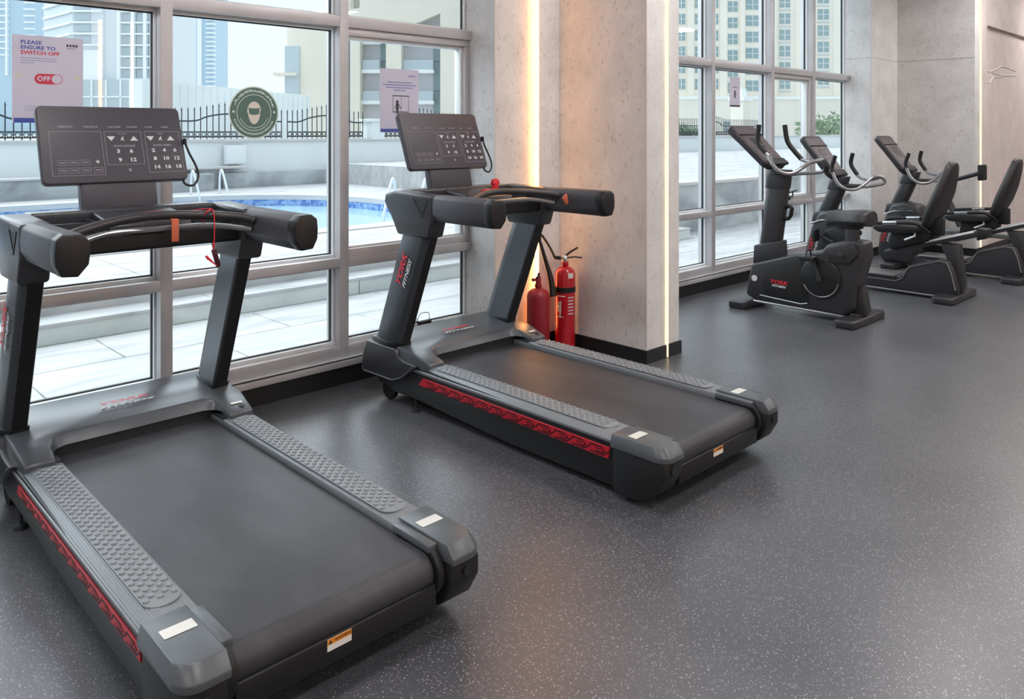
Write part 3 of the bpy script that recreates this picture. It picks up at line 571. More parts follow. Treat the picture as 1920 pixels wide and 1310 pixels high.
PB(S, MB().prism([(-.033, .030), (-.02, .024), (.02, .024), (.033, .030), (.030, -.006), (.014, -.012), (-.014, -.012), (-.030, -.006)], -.0026, -.0020, 'y'), 'visor', 'mask_green')
rr = random.Random(3); mk = MB()
for k in range(30):           # marks of the lettering around the rim
    a = math.radians(18+k*4.9); r0 = .114; L = .006+.010*rr.random(); w_ = .0022+.0018*rr.random()
    c_, s_ = math.cos(a), math.sin(a); t_ = .0035*rr.random()
    mk.prism([(c_*(r0+t_)-s_*w_, s_*(r0+t_)+c_*w_), (c_*(r0+t_+L)-s_*w_, s_*(r0+t_+L)+c_*w_), (c_*(r0+t_+L)+s_*w_, s_*(r0+t_+L)-c_*w_), (c_*(r0+t_)+s_*w_, s_*(r0+t_)-c_*w_)], -.0020, -.0014, 'y')
for k in range(26):
    a = math.radians(200+k*5.4); r0 = .115; w_ = .0022+.0016*rr.random(); L = .010
    c_, s_ = math.cos(a), math.sin(a)
    mk.prism([(c_*r0-s_*w_, s_*r0+c_*w_), (c_*(r0+L)-s_*w_, s_*(r0+L)+c_*w_), (c_*(r0+L)+s_*w_, s_*(r0+L)-c_*w_), (c_*r0+s_*w_, s_*r0-c_*w_)], -.0020, -.0014, 'y')
for a in (2, 178): mk.lathe([(.007, 0), (.007, .0006)], (.120*math.cos(math.radians(a)), -.002, .120*math.sin(math.radians(a))), 10, 'y')
tag(PB(S, mk, 'rim_lettering', 'mask_pale'), kind='stuff')

# ------------------------------------------------------------------ exercise bikes
def bike_common(T, O, dz=0):
    return lambda mb, name, mat, par=None, **k: mb.build(name, mat, par or T, off=O, **k)
def foot(B, x, y, w_, d, name):
    f = B(MB().prism([(x-w_/2, y-d*.42), (x-w_/2+.03, y-d/2), (x+w_/2-.03, y-d/2), (x+w_/2, y-d*.42), (x+w_/2, y+d*.42), (x+w_/2-.03, y+d/2), (x-w_/2+.03, y+d/2), (x-w_/2, y+d*.42)], 0.0, .062, 'z'), name, 'bike_body', bevel=.016, seg=3)
    return f
def make_console(B, T, top, bot, w_, O):
    """slanted console: top/bottom points (y, z) in the side plane"""
    uy, uz = top[0]-bot[0], top[1]-bot[1]; ln = math.hypot(uy, uz); c = ((top[0]+bot[0])/2, (top[1]+bot[1])/2)
    fr = frame((0, c[0], c[1]), (1, 0, 0), (0, uy, uz)); h = ln/2
    pl = [(-w_*.30, -h), (w_*.30, -h), (w_*.42, -h*.8), (w_*.47, h*.30), (w_*.50, h*.55), (w_*.50, h*.9), (w_*.42, h), (-w_*.42, h), (-w_*.50, h*.9), (-w_*.50, h*.55), (-w_*.47, h*.30), (-w_*.42, -h*.8)]
    con = B(MB().prism(pl, -.055, 0, 'z').xf(fr), 'console', 'bike_body', bevel=.014, seg=3)
    B(MB().prism([(x*.88, y*.9) for x, y in pl], 0, .003, 'z').xf(fr), 'console_face', 'bike_console', con, bevel=.001, seg=1)
    B(MB().box(-w_*.44, w_*.44, h*.46, h*.51, .003, .012).xf(fr), 'book_ledge', 'soft_black', con, bevel=.002)
    B(MB().box(-w_*.18, w_*.18, h*.05, h*.32, .003, .006).xf(fr), 'screen', 'lcd', con, smooth=False)
    B(MB().box(-w_*.16, w_*.16, -h*.12, -h*.04, .003, .006).xf(fr), 'screen', 'lcd', con, smooth=False)
    k = MB()
    for i in range(3):
        for j in range(2): k.lathe([(.011, .003), (.011, .006)], ((i-1)*.045, -h*.32-j*.035, 0), 10)
    B(k.xf(fr), 'keys', 'print_grey', con)
    B(MB().prism([(-w_*.34, -h*1.02), (w_*.34, -h*1.02), (w_*.30, -h*.74), (-w_*.30, -h*.74)], 0, .03, 'z').xf(fr), 'lower_shelf', 'soft_black', con, bevel=.01)
    return con
def make_upright_bike():
    cx = 6.27; O = (cx, 3.0, 0)
    T = thing('upright_bike', 'upright exercise bike with wide black saddle, standing beside the far window', 'exercise bike', O)
    b0 = bike_common(T, (0, 3.0, 0)); B = b0
    body = [(3.45, .37), (3.06, .495), (2.83, .545), (2.79, .60), (2.60, .65), (2.50, .645), (2.49, .52), (2.55, .32), (2.56, .12), (2.65, .05), (3.0, .05), (3.40, .06), (3.50, .10)]
    bd = B(MB().prism(body, -.10, .10), 'body', 'bike_body', bevel=.025, seg=3)
    for s in (-1, 1):
        B(MB().prism([(3.34, .36), (2.99, .46), (2.93, .11), (3.32, .12)], s*.10, s*.106), 'side_panel', 'soft_black', bd, bevel=.003)
        B(MB().tube([(s*.104, 3.36, .115), (s*.104, 3.0, .095), (s*.104, 2.94, .11)], .006, 6), 'panel_trim', 'silver_trim', bd)
        B(MB().lathe([(.165, 0), (.165, .012), (.15, .02)] if s > 0 else [(.15, -.02), (.165, -.012), (.165, 0)], (s*.10, 2.83, .33), 32, 'x'), 'crank_cover', 'black_plastic', bd)
        B(MB().tube([(s*.122, 2.83+.15*math.cos(a), .33+.15*math.sin(a)) for a in [math.radians(d) for d in range(190, 350, 16)]], .005, 6), 'cover_trim', 'silver_trim', bd)
        ang = math.radians(70 if s < 0 else 250); py, pz = 2.83+.17*math.cos(ang), .33+.17*math.sin(ang)
        cr = B(MB().tube([(s*.13, 2.83, .33), (s*.14, py, pz)], .016, 8), 'crank', 'dark_plastic')
        B(MB().lathe([(.022, -.02), (.022, .02)], (s*.13, 2.83, .33), 14, 'x'), 'crank_hub', 'dark_plastic', cr)
        B(MB().box(min(s*.15, s*.25), max(s*.15, s*.25), py-.06, py+.06, pz-.015, pz+.02), 'pedal', 'black_plastic', cr, bevel=.008)
        B(MB().tube([(s*.155, py, pz+.02), (s*.17, py, pz+.07), (s*.23, py, pz+.07), (s*.245, py, pz+.02)], .008, 6), 'pedal_strap', 'dark_plastic', cr)
        B(MB().lathe([(.026, 0), (.026, .006)], (s*.103-.003, 3.412, .252), 16, 'x'), 'white_cap', 'white_plastic', bd)
        B(MB().prism([(2.78, .585), (2.56, .635), (2.53, .55), (2.60, .47), (2.76, .46)], s*.10, s*.125), 'rear_shroud', 'bike_body', bd, bevel=.01)
        B(MB().lathe([(.03, 0), (.03, .006), (.018, .01)] if s > 0 else [(.018, -.01), (.03, -.006), (.03, 0)], (s*.125, 2.66, .53), 16, 'x'), 'shroud_cap', 'vinyl_black', bd)
    B(MB().tube([(-.10, 3.42, .058), (-.10, 2.58, .05)], .010, 6), 'base_strip', 'silver_trim', bd)
    foot(B, .0, 3.50, .50, .17, 'front_foot'); foot(B, .02, 2.57, .62, .16, 'rear_foot')
    B(MB().prism([(2.66, .20), (2.52, .30), (2.49, .10), (2.52, .055), (2.64, .055)], -.05, .05), 'rear_leg', 'bike_body', bevel=.015)
    B(MB().box(-.09, .09, 2.53, 2.61, .05, .085), 'foot_mount', 'vinyl_black', bevel=.012)
    B(MB().loft([[(x*.062, 3.325+y*.088-(z-.45)*.135, z) for x, y in rrect(2, 2, .6, 4)] for z in (.40, 1.10)]), 'console_post', 'bike_body', bevel=.004)
    B(MB().prism([(3.44, .37), (3.43, .53), (3.21, .585), (3.20, .43)], -.085, .085), 'post_collar', 'dark_plastic', bevel=.012)
    B(MB().loft([[(x*.07, 3.25+y*.098-(z-1.04)*.12, z) for x, y in rrect(2, 2, .6, 4)] for z in (1.02, 1.12, 1.18)]), 'post_head', 'dark_plastic', bevel=.006)
    make_console(B, T, (3.60, 1.56), (3.24, 1.215), .42, O)
    hb = MB()
    near = [(-.23, 3.30, 1.545), (-.235, 3.305, 1.41), (-.235, 3.205, 1.29), (-.23, 3.165, 1.215), (-.20, 3.11, 1.165), (-.12, 3.06, 1.16), (-.02, 3.03, 1.20), (.05, 2.98, 1.25), (.10, 2.90, 1.265)]
    hb.tube(near, .0155, 10, smooth=5)
    hb.tube([(.24, 3.17, 1.265), (.20, 3.06, 1.24), (.15, 2.96, 1.265), (.08, 2.885, 1.26), (.05, 2.86, 1.215), (.06, 2.90, 1.17), (.03, 3.08, 1.15), (0, 3.2, 1.13)], .0155, 10, smooth=5)
    H = B(hb, 'handlebar', 'silver_trim')
    g = MB().tube([(-.23, 3.30, 1.56), (-.235, 3.305, 1.41), (-.235, 3.235, 1.325)], .020, 10, smooth=4)
    g2 = MB().tube([(.23, 3.307, 1.56), (.235, 3.285, 1.42), (.24, 3.225, 1.335), (.24, 3.16, 1.265)], .021, 10, smooth=4)
    B(g, 'handle_grip', 'soft_black', H); B(g2, 'handle_grip', 'soft_black', H); B(MB().tube([(.045, 2.87, 1.265), (.03, 2.845, 1.23), (.04, 2.85, 1.175)], .022, 10, smooth=4), 'handle_grip', 'soft_black', H)
    B(MB().tube([(-.236, 3.215, 1.30), (-.232, 3.175, 1.235)], .019, 10), 'pulse_sensor', 'chrome', H)
    B(MB().box(-.1, .12, 3.10, 3.26, 1.14, 1.165), 'tray', 'soft_black', bevel=.01)
    B(MB().tube([(0, 3.255, .745), (0, 3.15, .775), (0, 3.135, .80), (0, 3.125, .865), (0, 3.14, .88), (0, 3.255, .84)], .016, 8), 'bottle_cage', 'soft_black')
    B(MB().box(-.05, .05, 3.225, 3.265, .735, .85), 'cage_mount', 'soft_black', bevel=.01)
    B(MB().loft([[(x*.035, 2.62+y*.05, z) for x, y in rrect(2, 2, .5, 3)] for z in (.50, .78)]), 'seat_post', 'dark_plastic', bevel=.004)
    sd = [[(x*wd, y, z) for x, z in ((-1, .80), (-.85, .86), (-.4, .885), (0, .882), (.4, .885), (.85, .86), (1, .80), (.7, .77), (0, .76), (-.7, .77))] for y, wd in ((2.47, .12), (2.50, .145), (2.58, .14), (2.66, .095), (2.75, .05), (2.81, .04), (2.83, .025))]
    sd = [[(x, y, z-(0 if i < 3 else .012*(i-2)*.6)) for x, y, z in r] for i, r in enumerate(sd)]
    B(MB().loft(sd), 'saddle', 'vinyl_black', bevel=.012, seg=3)
    B(MB().box(-.05, .05, 2.55, 2.72, .735, .775), 'saddle_clamp', 'soft_black', bevel=.01)
    B(MB().lathe([(.022, 0), (.026, .02), (.018, .04)], (.05, 2.60, .70), 12, 'x'), 'seat_knob', 'soft_black')
    fr = frame((-.1075, 3.19-3.0, .245), (0, -1, -.02), (0, 0, 1))
    text('logo_word', 'YORK', .045, fr, 'logo_red', bd, shear=.2, bold=.001, sx=1.3)
    text('logo_word', 'FITNESS', .024, frame((-.1075, 3.19-3.0, .213), (0, -1, -.02), (0, 0, 1)), 'print_white', bd, shear=.2, bold=.0008, sx=1.45)
    return T
make_upright_bike()
def make_recumbent():
    cx = 7.75; O = (cx, 3.0, 0)
    T = thing('recumbent_bike', '', 'exercise bike', O); B = bike_common(T, (0, 3.0, 0))
    body = [(3.68, .15), (3.66, .33), (3.60, .55), (3.53, .695), (3.40, .725), (3.26, .70), (3.22, .60), (3.25, .40), (3.30, .14), (3.34, .06), (3.62, .06)]
    bd = B(MB().prism(body, -.13, .13), 'body', 'bike_body', bevel=.03, seg=3)
    B(MB().tube([(-.132, 3.60, .585), (-.134, 3.50, .625), (-.132, 3.30, .645)], .008, 6), 'body_trim', 'silver_trim', bd)
    for s in (-1, 1):
        B(MB().lathe([(.026, 0), (.026, .006)], (s*.133-.003, 3.56, .485), 16, 'x'), 'white_cap', 'white_plastic', bd)
        B(MB().lathe([(.14, 0), (.14, .012), (.12, .02)] if s > 0 else [(.12, -.02), (.14, -.012), (.14, 0)], (s*.13, 3.36, .42), 28, 'x'), 'crank_cover', 'black_plastic', bd)
        ang = math.radians(25 if s < 0 else 205); py, pz = 3.36+.16*math.cos(ang), .42+.16*math.sin(ang)
        cr = B(MB().tube([(s*.16, 3.36, .42), (s*.17, py, pz)], .016, 8), 'crank', 'dark_plastic')
        B(MB().box(min(s*.18, s*.28), max(s*.18, s*.28), py-.02, py+.015, pz-.06, pz+.06), 'pedal', 'black_plastic', cr, bevel=.008)
    for k in range(4): B(MB().tube([(-.135, 3.36+(.15+.02*k)*math.cos(a), .45+(.15+.02*k)*math.sin(a)) for a in [math.radians(d) for d in range(60, 131, 14)]], .006, 6), 'vent_rib', 'dark_plastic', bd)
    foot(B, .0, 3.52, .54, .17, 'front_foot'); foot(B, .02, 2.34, .68, .18, 'rear_foot')
    # step-through beam and rear panel frame
    low = [(3.45, .04), (3.45, .165), (2.77, .165), (2.70, .25), (2.67, .275), (2.40, .36), (2.34, .35), (2.30, .255), (2.265, .10), (2.30, .06), (2.48, .035)]
    lp = B(MB().prism(low, -.11, .11), 'lower_frame', 'bike_body', bevel=.015, seg=3)
    B(MB().box(-.14, .14, 2.80, 3.25, .16, .178), 'step_plate', 'silver_trim', lp, bevel=.006)
    for s in (-1, 1):
        B(MB().tube([(s*.113, 3.2, .125), (s*.113, 2.80, .12), (s*.113, 2.74, .15), (s*.113, 2.69, .245), (s*.113, 2.66, .268), (s*.113, 2.42, .345), (s*.113, 2.36, .335), (s*.113, 2.325, .25), (s*.113, 2.29, .10)], .0065, 6), 'frame_trim', 'silver_trim', lp)
        B(MB().tube([(s*.112, 3.35, .036), (s*.112, 2.45, .03)], .009, 6), 'base_strip', 'silver_trim', lp)
    B(MB().prism([(2.44, .50), (2.28, .50), (2.24, .14), (2.26, .06), (2.36, .06), (2.36, .30)], -.05, .05), 'rear_leg', 'bike_body', bevel=.012)
    B(MB().box(-.10, .10, 2.27, 2.40, .05, .095), 'foot_mount', 'vinyl_black', bevel=.015)
    rail = [(2.92, .335), (2.10, .60), (2.10, .65), (2.92, .385)]
    rl = B(MB().prism(rail, -.06, .06), 'seat_rail', 'bike_body', bevel=.01)
    for s in (-1, 1): B(MB().prism([(2.56, .488), (2.16, .617), (2.16, .636), (2.56, .507)], s*.05, s*.068), 'rail_track', 'steel_rail', rl, bevel=.003)
    B(MB().prism([(2.14, .55), (2.06, .575), (2.05, .655), (2.14, .66)], -.07, .07), 'rail_end', 'soft_black', rl, bevel=.012)
    B(MB().prism([(2.86, .40), (2.52, .51), (2.50, .60), (2.60, .64), (2.84, .58)], -.10, .10), 'seat_carriage', 'soft_black', bevel=.015)
    cush = [(2.98, .60), (2.96, .645), (2.80, .665), (2.62, .655), (2.55, .66), (2.54, .60), (2.70, .575), (2.92, .565)]
    B(MB().prism(cush, -.21, .21), 'seat', 'vinyl_black', bevel=.028, seg=3)
    rings = []
    for t, wd, th in ((0, .13, .06), (.06, .17, .085), (.3, .21, .10), (.55, .205, .095), (.8, .165, .08), (.95, .12, .065), (1, .08, .045)):
        yc, zc = 2.545-.20*t-.02*math.sin(t*3), .64+.585*t; ring = []
        for k in range(16):
            a = 2*math.pi*k/16; ca, sa = math.cos(a), math.sin(a)
            x = wd*math.copysign(abs(ca)**.55, ca); d = th*.5*math.copysign(abs(sa)**.7, sa)*2*.55
            ring.append((x, yc+d*.95, zc+d*.32))
        rings.append(ring)
    bk = B(MB().loft(rings), 'backrest', 'vinyl_black', ang=60)
    B(MB().box(-.05, .05, 2.42, 2.55, .56, .72), 'backrest_bracket', 'soft_black', bevel=.012)
    for s in (-1, 1):
        hd = B(MB().tube([(s*.16, 2.50, .60), (s*.27, 2.53, .66), (s*.29, 2.60, .685), (s*.29, 2.95, .655), (s*.29, 3.02, .64)], .016, 10, smooth=4), 'side_handle', 'soft_black')
        B(MB().tube([(s*.29, 2.84, .666), (s*.29, 2.72, .677)], .0185, 10), 'pulse_sensor', 'chrome', hd)
    B(MB().tube([(-.12, 2.62, .62), (-.20, 2.60, .56), (-.22, 2.68, .52)], .009, 8), 'adjust_lever', 'steel_rail')
    B(MB().loft([[(x*.062, 3.50+y*.078-(z-.68)*.43, z) for x, y in rrect(2, 2, .6, 4)] for z in (.64, .96)]), 'console_post', 'bike_body', bevel=.004)
    B(MB().prism([(3.62, .60), (3.595, .70), (3.38, .735), (3.36, .64)], -.085, .085), 'post_collar', 'dark_plastic', bevel=.012)
    B(MB().loft([[(x*.07, 3.395+y*.085-(z-.93)*.3, z) for x, y in rrect(2, 2, .6, 4)] for z in (.93, 1.0, 1.06)]), 'post_head', 'dark_plastic', bevel=.006)
    make_console(B, T, (3.66, 1.46), (3.36, 1.06), .40, O)
    hb = MB().tube([(-.25, 3.305, 1.26), (-.25, 3.335, 1.16), (-.25, 3.285, 1.02), (-.22, 3.215, .955), (-.14, 3.14, .955), (-.05, 3.09, 1.01), (.02, 3.05, 1.065), (.10, 3.0, 1.06), (.12, 2.985, 1.01), (.08, 3.06, .98), (0, 3.2, .96)], .0155, 10, smooth=5)
    hb.tube([(.23, 3.334, 1.275), (.23, 3.352, 1.175), (.22, 3.27, 1.05), (.16, 3.14, 1.03), (.10, 3.02, 1.06)], .0155, 10, smooth=5)
    H = B(hb, 'handlebar', 'silver_trim')
    B(MB().tube([(-.25, 3.30, 1.27), (-.25, 3.335, 1.16), (-.25, 3.32, 1.11)], .0195, 10, smooth=4), 'handle_grip', 'soft_black', H)
    B(MB().tube([(.23, 3.334, 1.285), (.23, 3.352, 1.175), (.222, 3.285, 1.07)], .020, 10, smooth=4), 'handle_grip', 'soft_black', H)
    B(MB().box(-.12, .12, 3.18, 3.34, .955, .985), 'tray', 'soft_black', bevel=.01)
    d = Vector((0, .30, 1)).normalized()
    text('logo_word', 'YORK', .06, frame((-.1315, 3.60-3.0, .36), (0, -.25, 1), (0, 1, .25)), 'logo_red', bd, shear=.2, bold=.001, sx=1.1)
    text('logo_word', 'FITNESS', .03, frame((-.1315, 3.55-3.0, .35), (0, -.25, 1), (0, 1, .25)), 'print_white', bd, shear=.2, bold=.0008, sx=1.35)
    return T
RA = make_recumbent(); RA.location = (7.75, 3.0, 0); RA['label'] = 'recumbent exercise bike directly behind the upright bike, in front of window jamb'
RB = copy_tree(RA); RB.location = (9.20, 2.84, 0); RB['label'] = 'recumbent exercise bike nearest the far concrete wall, beside the rowing machine'

# rowing machine with its display arm
Rw = thing('rowing_machine', 'rowing machine with display on a long arm, behind the recumbent bikes', 'rowing machine', (10.12, 2.9, 0)); RBB = lambda mb, n, m, p=None, **k: mb.build(n, m, p or Rw, off=(0, 2.9, 0), **k)
RBB(MB().prism([(3.62, .30), (3.55, .50), (3.40, .58), (3.25, .52), (3.20, .34), (3.25, .16), (3.55, .16)], -.10, .10), 'flywheel_cage', 'bike_body', bevel=.03, seg=3)
RBB(MB().tube([(0, 3.40, .50), (0, 3.12, .90), (0, 3.07, .93)], .028, 10, smooth=4).tube([(0, 3.08, .925), (0, 2.80, 1.02)], .024, 10), 'display_arm', 'bike_body')
RBB(MB().box(-.09, .11, 2.735, 2.785, .945, 1.125), 'display', 'soft_black', bevel=.015)
RBB(MB().tube([(-.05, 3.16, .80), (-.05, 2.98, .40)], .022, 8).tube([(.05, 3.16, .80), (.05, 2.98, .40)], .022, 8), 'strut', 'bike_body')
RBB(MB().box(-.045, .045, 2.42, 3.4, .30, .36), 'slide_rail', 'silver_trim', bevel=.01)
RBB(MB().box(-.15, .15, 2.62, 2.85, .37, .43), 'seat', 'vinyl_black', bevel=.025, seg=3)
RBB(MB().box(-.25, .25, 3.45, 3.53, 0, .06).box(-.03, .03, 3.46, 3.52, .05, .2), 'front_foot', 'bike_body', bevel=.012)
RBB(MB().box(-.22, .22, 2.44, 2.52, 0, .05).box(-.03, .03, 2.45, 2.51, .04, .31), 'rear_foot', 'bike_body', bevel=.012)

# ------------------------------------------------------------------ outdoors: terrace, steps, pool
pv = struct('patio', MB().box(-6, 30, 4.24, 6.75, -.2, -.012), 'riser_stone', smooth=False)
tm = MB().box(0, 1.192, 0, .652, -.04, 0).build('tile', 'paving', pv, bevel=.004, seg=1)
tm.location = (-5.4, 4.25, 0)
for i in range(18):
    for j in range(4):
        if i == 0 and j == 0: continue
        if j == 3 and i < 12: continue
        c = tm.copy(); COL.objects.link(c); c.parent = pv; c.location = (-5.4+i*1.2+(.6 if j % 2 else 0), 4.25+j*.66, 0)
st = thing('pool_steps', 'two long pale stone steps leading up to the pool deck', 'steps', (1.8, 6.29, 0))
for i in range(11):
    x0 = -5.5+i*1.37-1.8
    MB().box(x0+.004, x0+1.366, 0, .35, -.01, .115).build('riser_block', 'riser_stone', st, bevel=.003, seg=1)
    MB().box(x0+.002, x0+1.368, -.015, .33, .115, .143).build('tread', 'paving', st, bevel=.005)
    MB().box(x0+.004, x0+1.366, .30, .6, -.01, .255).build('riser_block', 'riser_stone', st, bevel=.003, seg=1)
def pool_loop(grow):
    pts = []; x0, x1, y0, y1 = -9-grow, 8.15+grow, 8.75-grow, 14.9+grow
    for cx, cy, r, a0 in ((x1-2.9-grow, y1-2.9-grow, 2.9+grow, 0), (x0+2+grow, y1-2-grow, 2+grow, 90), (x0+2+grow, y0+2+grow, 2+grow, 180), (x1-2.4-grow, y0+2.4+grow, 2.4+grow, 270)):
        for k in range(13):
            a = math.radians(a0+90*k/12); pts.append((cx+r*math.cos(a), cy+r*math.sin(a)))
    return pts
def ring_slab(name, outer, inner, z0, z1, mat, **k):
    me = bpy.data.meshes.new(name); bm = bmesh.new(); es = []
    for lp in (outer, inner):
        vs = [bm.verts.new((x, y, z1)) for x, y in lp]; es += [bm.edges.new((vs[i], vs[(i+1) % len(vs)])) for i in range(len(vs))]
    bmesh.ops.triangle_fill(bm, use_beauty=True, edges=es)
    r = bmesh.ops.extrude_face_region(bm, geom=bm.faces[:]); bmesh.ops.translate(bm, verts=[v for v in r['geom'] if isinstance(v, bmesh.types.BMVert)], vec=(0, 0, z0-z1))
    bmesh.ops.recalc_face_normals(bm, faces=bm.faces); bm.to_mesh(me); bm.free(); me.materials.append(M[mat])
    o = bpy.data.objects.new(name, me); COL.objects.link(o); return o
dk = ring_slab('pool_deck', [(-14, 6.58), (9.58, 6.58), (9.58, 6.70), (10.2, 6.70), (10.2, 20), (-14, 20)], pool_loop(.1), -.3, .268, 'paving'); dk['kind'] = 'structure'
dt = MB().box(0, 1.192, 0, .592, 0, .014).build('tile', 'paving', dk, bevel=.003, seg=1); dt.location = (-6, 6.585, .268)
for i in range(13):
    for j in range(3):
        if i == 0 and j == 0: continue
        c = dt.copy(); COL.objects.link(c); c.parent = dk; c.location = (-6+i*1.2, 6.585+j*.6, .268)
cp = ring_slab('pool_coping', pool_loop(.32), pool_loop(-.02), .2, .292, 'coping'); cp['kind'] = 'structure'
pl = pool_loop(0); n = len(pl)
struct('pool_basin', MB().add([(x, y, .27) for x, y in pl]+[(x, y, -1.0) for x, y in pl], [(i, (i+1) % n, n+(i+1) % n, n+i) for i in range(n)]+[tuple(range(n, 2*n))]), 'pool_mosaic', smooth=False)
pw = MB().add([(x, y, .085) for x, y in pool_loop(-.005)], [tuple(range(n))]).build('pool_water', 'pool_water', smooth=False); tag(pw, 'pale blue still water filling the swimming pool', 'water', kind='stuff')
lad = thing('pool_ladder', 'white tubular pool ladder handrails on the far pool edge', 'ladder', (6.35, 14.85, .28))
for dx in (-.28, .28):
    MB().tube([(dx, .30, -.02), (dx, .28, .36), (dx, .22, .47), (dx, .13, .40), (dx, -.10, .0), (dx, -.18, -.3)], .022, 10, smooth=5).build('handrail', 'steel_rail', lad)
lad2 = copy_tree(lad); lad2.location = (7.35, 10.05, .28); lad2.rotation_euler = (0, 0, math.radians(-60)); lad2['label'] = 'white tubular pool ladder handrails at the curved pool end'
# planter wall and raised terrace to the right
struct('raised_terrace', MB().box(10.2, 60, 6.72, 22, -.2, .74), 'paving', smooth=False)
rt = struct('planter_wall', MB().box(9.6, 60, 6.66, 6.72, -.02, .70), 'plinth_stone', smooth=False)
struct('planter_coping', MB().box(9.6, 60, 6.63, 6.9, .70, .75), 'coping', bevel=.006)
struct('boundary_wall', MB().box(-20, 70, 17.0, 17.3, -.2, 1.27), 'render_white', smooth=False)
struct('wall_coping', MB().box(-20, 70, 16.94, 17.36, 1.27, 1.34), 'coping', bevel=.01)
pn = struct('boundary_plinth', MB().box(-20, 7.0, 16.25, 17.0, .2, .62).box(7.4, 9.9, 16.7, 17.0, .2, .60).box(10.3, 10.9, 16.3, 17.0, .2, .66), 'plinth_stone', bevel=.01)
struct('plinth_ledge', MB().box(-20, 5.6, 16.22, 17.0, .62, .66).box(5.6, 7.9, 16.6, 17.0, .70, .75), 'coping', bevel=.01)
ub = thing('utility_box', 'pale grey utility cabinet on the boundary wall by the pool', 'cabinet', (7.75, 16.92, .78))
MB().box(-.25, .25, -.08, .02, 0, .42).build('cabinet_body', 'render_grey', ub, bevel=.012); MB().box(-.22, .22, -.092, -.08, .03, .39).build('cabinet_door', 'render_white', ub, bevel=.004)
pier = struct('wall_pier', MB().box(11.35, 11.75, 16.9, 17.4, 1.3, 1.75).box(11.28, 11.82, 16.85, 17.45, 1.75, 1.83), 'render_white', bevel=.01)
# wrought-iron fence sections
pk = MB().tube([(0, 0, 0), (0, 0, .62)], .012, 5).lathe([(.02, .62), (.012, .65), (.0, .70)], seg=5)
pmesh = None
def fence(x0, x1, label, group):
    global pmesh
    F = thing('iron_fence', label, 'fence', (x0, 17.15, 1.34), 0, group); L_ = x1-x0
    MB().tube([(0, 0, .05), (L_, 0, .05)], .016, 5).tube([(0, 0, .16), (L_, 0, .16)], .012, 5).build('lower_rail', 'iron', F)
    c = L_/2; MB().tube([(0, 0, .40), (c-.75, 0, .40), (c-.45, 0, .50), (c, 0, .56), (c+.45, 0, .50), (c+.75, 0, .40), (L_, 0, .40)], .018, 5, smooth=4).build('upper_rail', 'iron', F)
    n_ = int(L_/.13)
    for i in range(n_+1):
        if pmesh is None: o = pk.build('picket', 'iron', F); pmesh = o.data
        else: o = bpy.data.objects.new('picket', pmesh); COL.objects.link(o); o.parent = F
        x = i*L_/n_; o.location = (x, 0, 0); o.scale = (1, 1, 1+.22*max(0, 1-abs(x-c)/.8))
    rg = MB()
    for i in range(n_):
        x = (i+.5)*L_/n_
        rg.tube([(x+.045*math.cos(a), 0, .105+.045*math.sin(a)) for a in [k*math.pi/4 for k in range(9)]], .010, 4)
    rg.build('scroll_band', 'iron', F)
for a, b, where in ((1.5, 4.1, 'behind the OFF poster'), (6.4, 9.0, 'behind the round green sticker'), (9.15, 11.25, 'ending at the white wall pier'), (11.85, 14.4, 'starting past the white wall pier')):
    fence(a, b, 'dark wrought-iron fence section with arched top rail, '+where, 'fence sections on boundary wall')
fence(24.2, 31.5, 'long dark iron fence section seen through the window behind the exercise bikes', None)

# ------------------------------------------------------------------ buildings beyond
sw = struct('screen_wall', MB().prism([(6.9, 20.2), (14.2, 25.0), (14.0, 25.3), (6.7, 20.5)], -.2, 2.78, 'z'), 'render_white', smooth=False)
for i in range(26):
    t = (i+.5)/26; MB().box(-.03, .03, -.03, .0, -.2, 2.76).xf(Matrix.Translation((6.9+7.3*t, 20.2+4.8*t, 0)) @ Matrix.Rotation(math.atan2(4.8, 7.3), 4, 'Z')).build('slat', 'render_white', sw, smooth=False)
YAW = math.radians(-43.974)
def far(name, label, D, yaw=0):
    """building whose own frame stands D metres out along the street axis"""
    t = thing(name, label, 'building', (.69433*D, .71966*D, 0), YAW+math.radians(yaw)); return t
# cream apartment house
V = far('apartment_house', 'cream low apartment house with recessed balconies behind the pool wall', 36)
MB().box(-9.25, -8.25, 0, 6, 0, 6.25).prism([(-10.4, 1.1), (-10.35, .3), (-9.9, .05), (-9.25, 0), (-9.25, 6), (-10.4, 6)], 0, 6.35, 'z').build('end_wall', 'render_cream', V)
MB().box(-10.36, -9.7, -.03, .35, 3.0, 5.4).build('end_window', 'glass_grey', V); MB().box(-10.8, -9.75, -.35, .4, 4.05, 4.17).build('end_ledge', 'render_cream', V)
MB().box(-8.25, -1.0, 1.5, 7, 0, 9.0).build('main_wall', 'render_grey', V)
for x0, x1, ztop in ((-7.45, -7.0, 9), (-5.8, -5.1, 9), (-3.3, -1.2, 9)): MB().box(x0, x1, .3, 2.6, 0, ztop).build('pier', 'render_cream', V)
MB().prism([(-7.0, 5.75), (-5.8, 6.6), (-5.8, 9), (-7.0, 9)], .3, .8, 'y').prism([(-5.1, 6.2), (-3.3, 6.95), (-3.3, 9), (-5.1, 9)], .3, .8, 'y').prism([(-8.3, 7.0), (-7.0, 7.2), (-7.0, 7.9), (-8.3, 7.9)], .3, .8, 'y').build('parapet', 'render_cream', V)
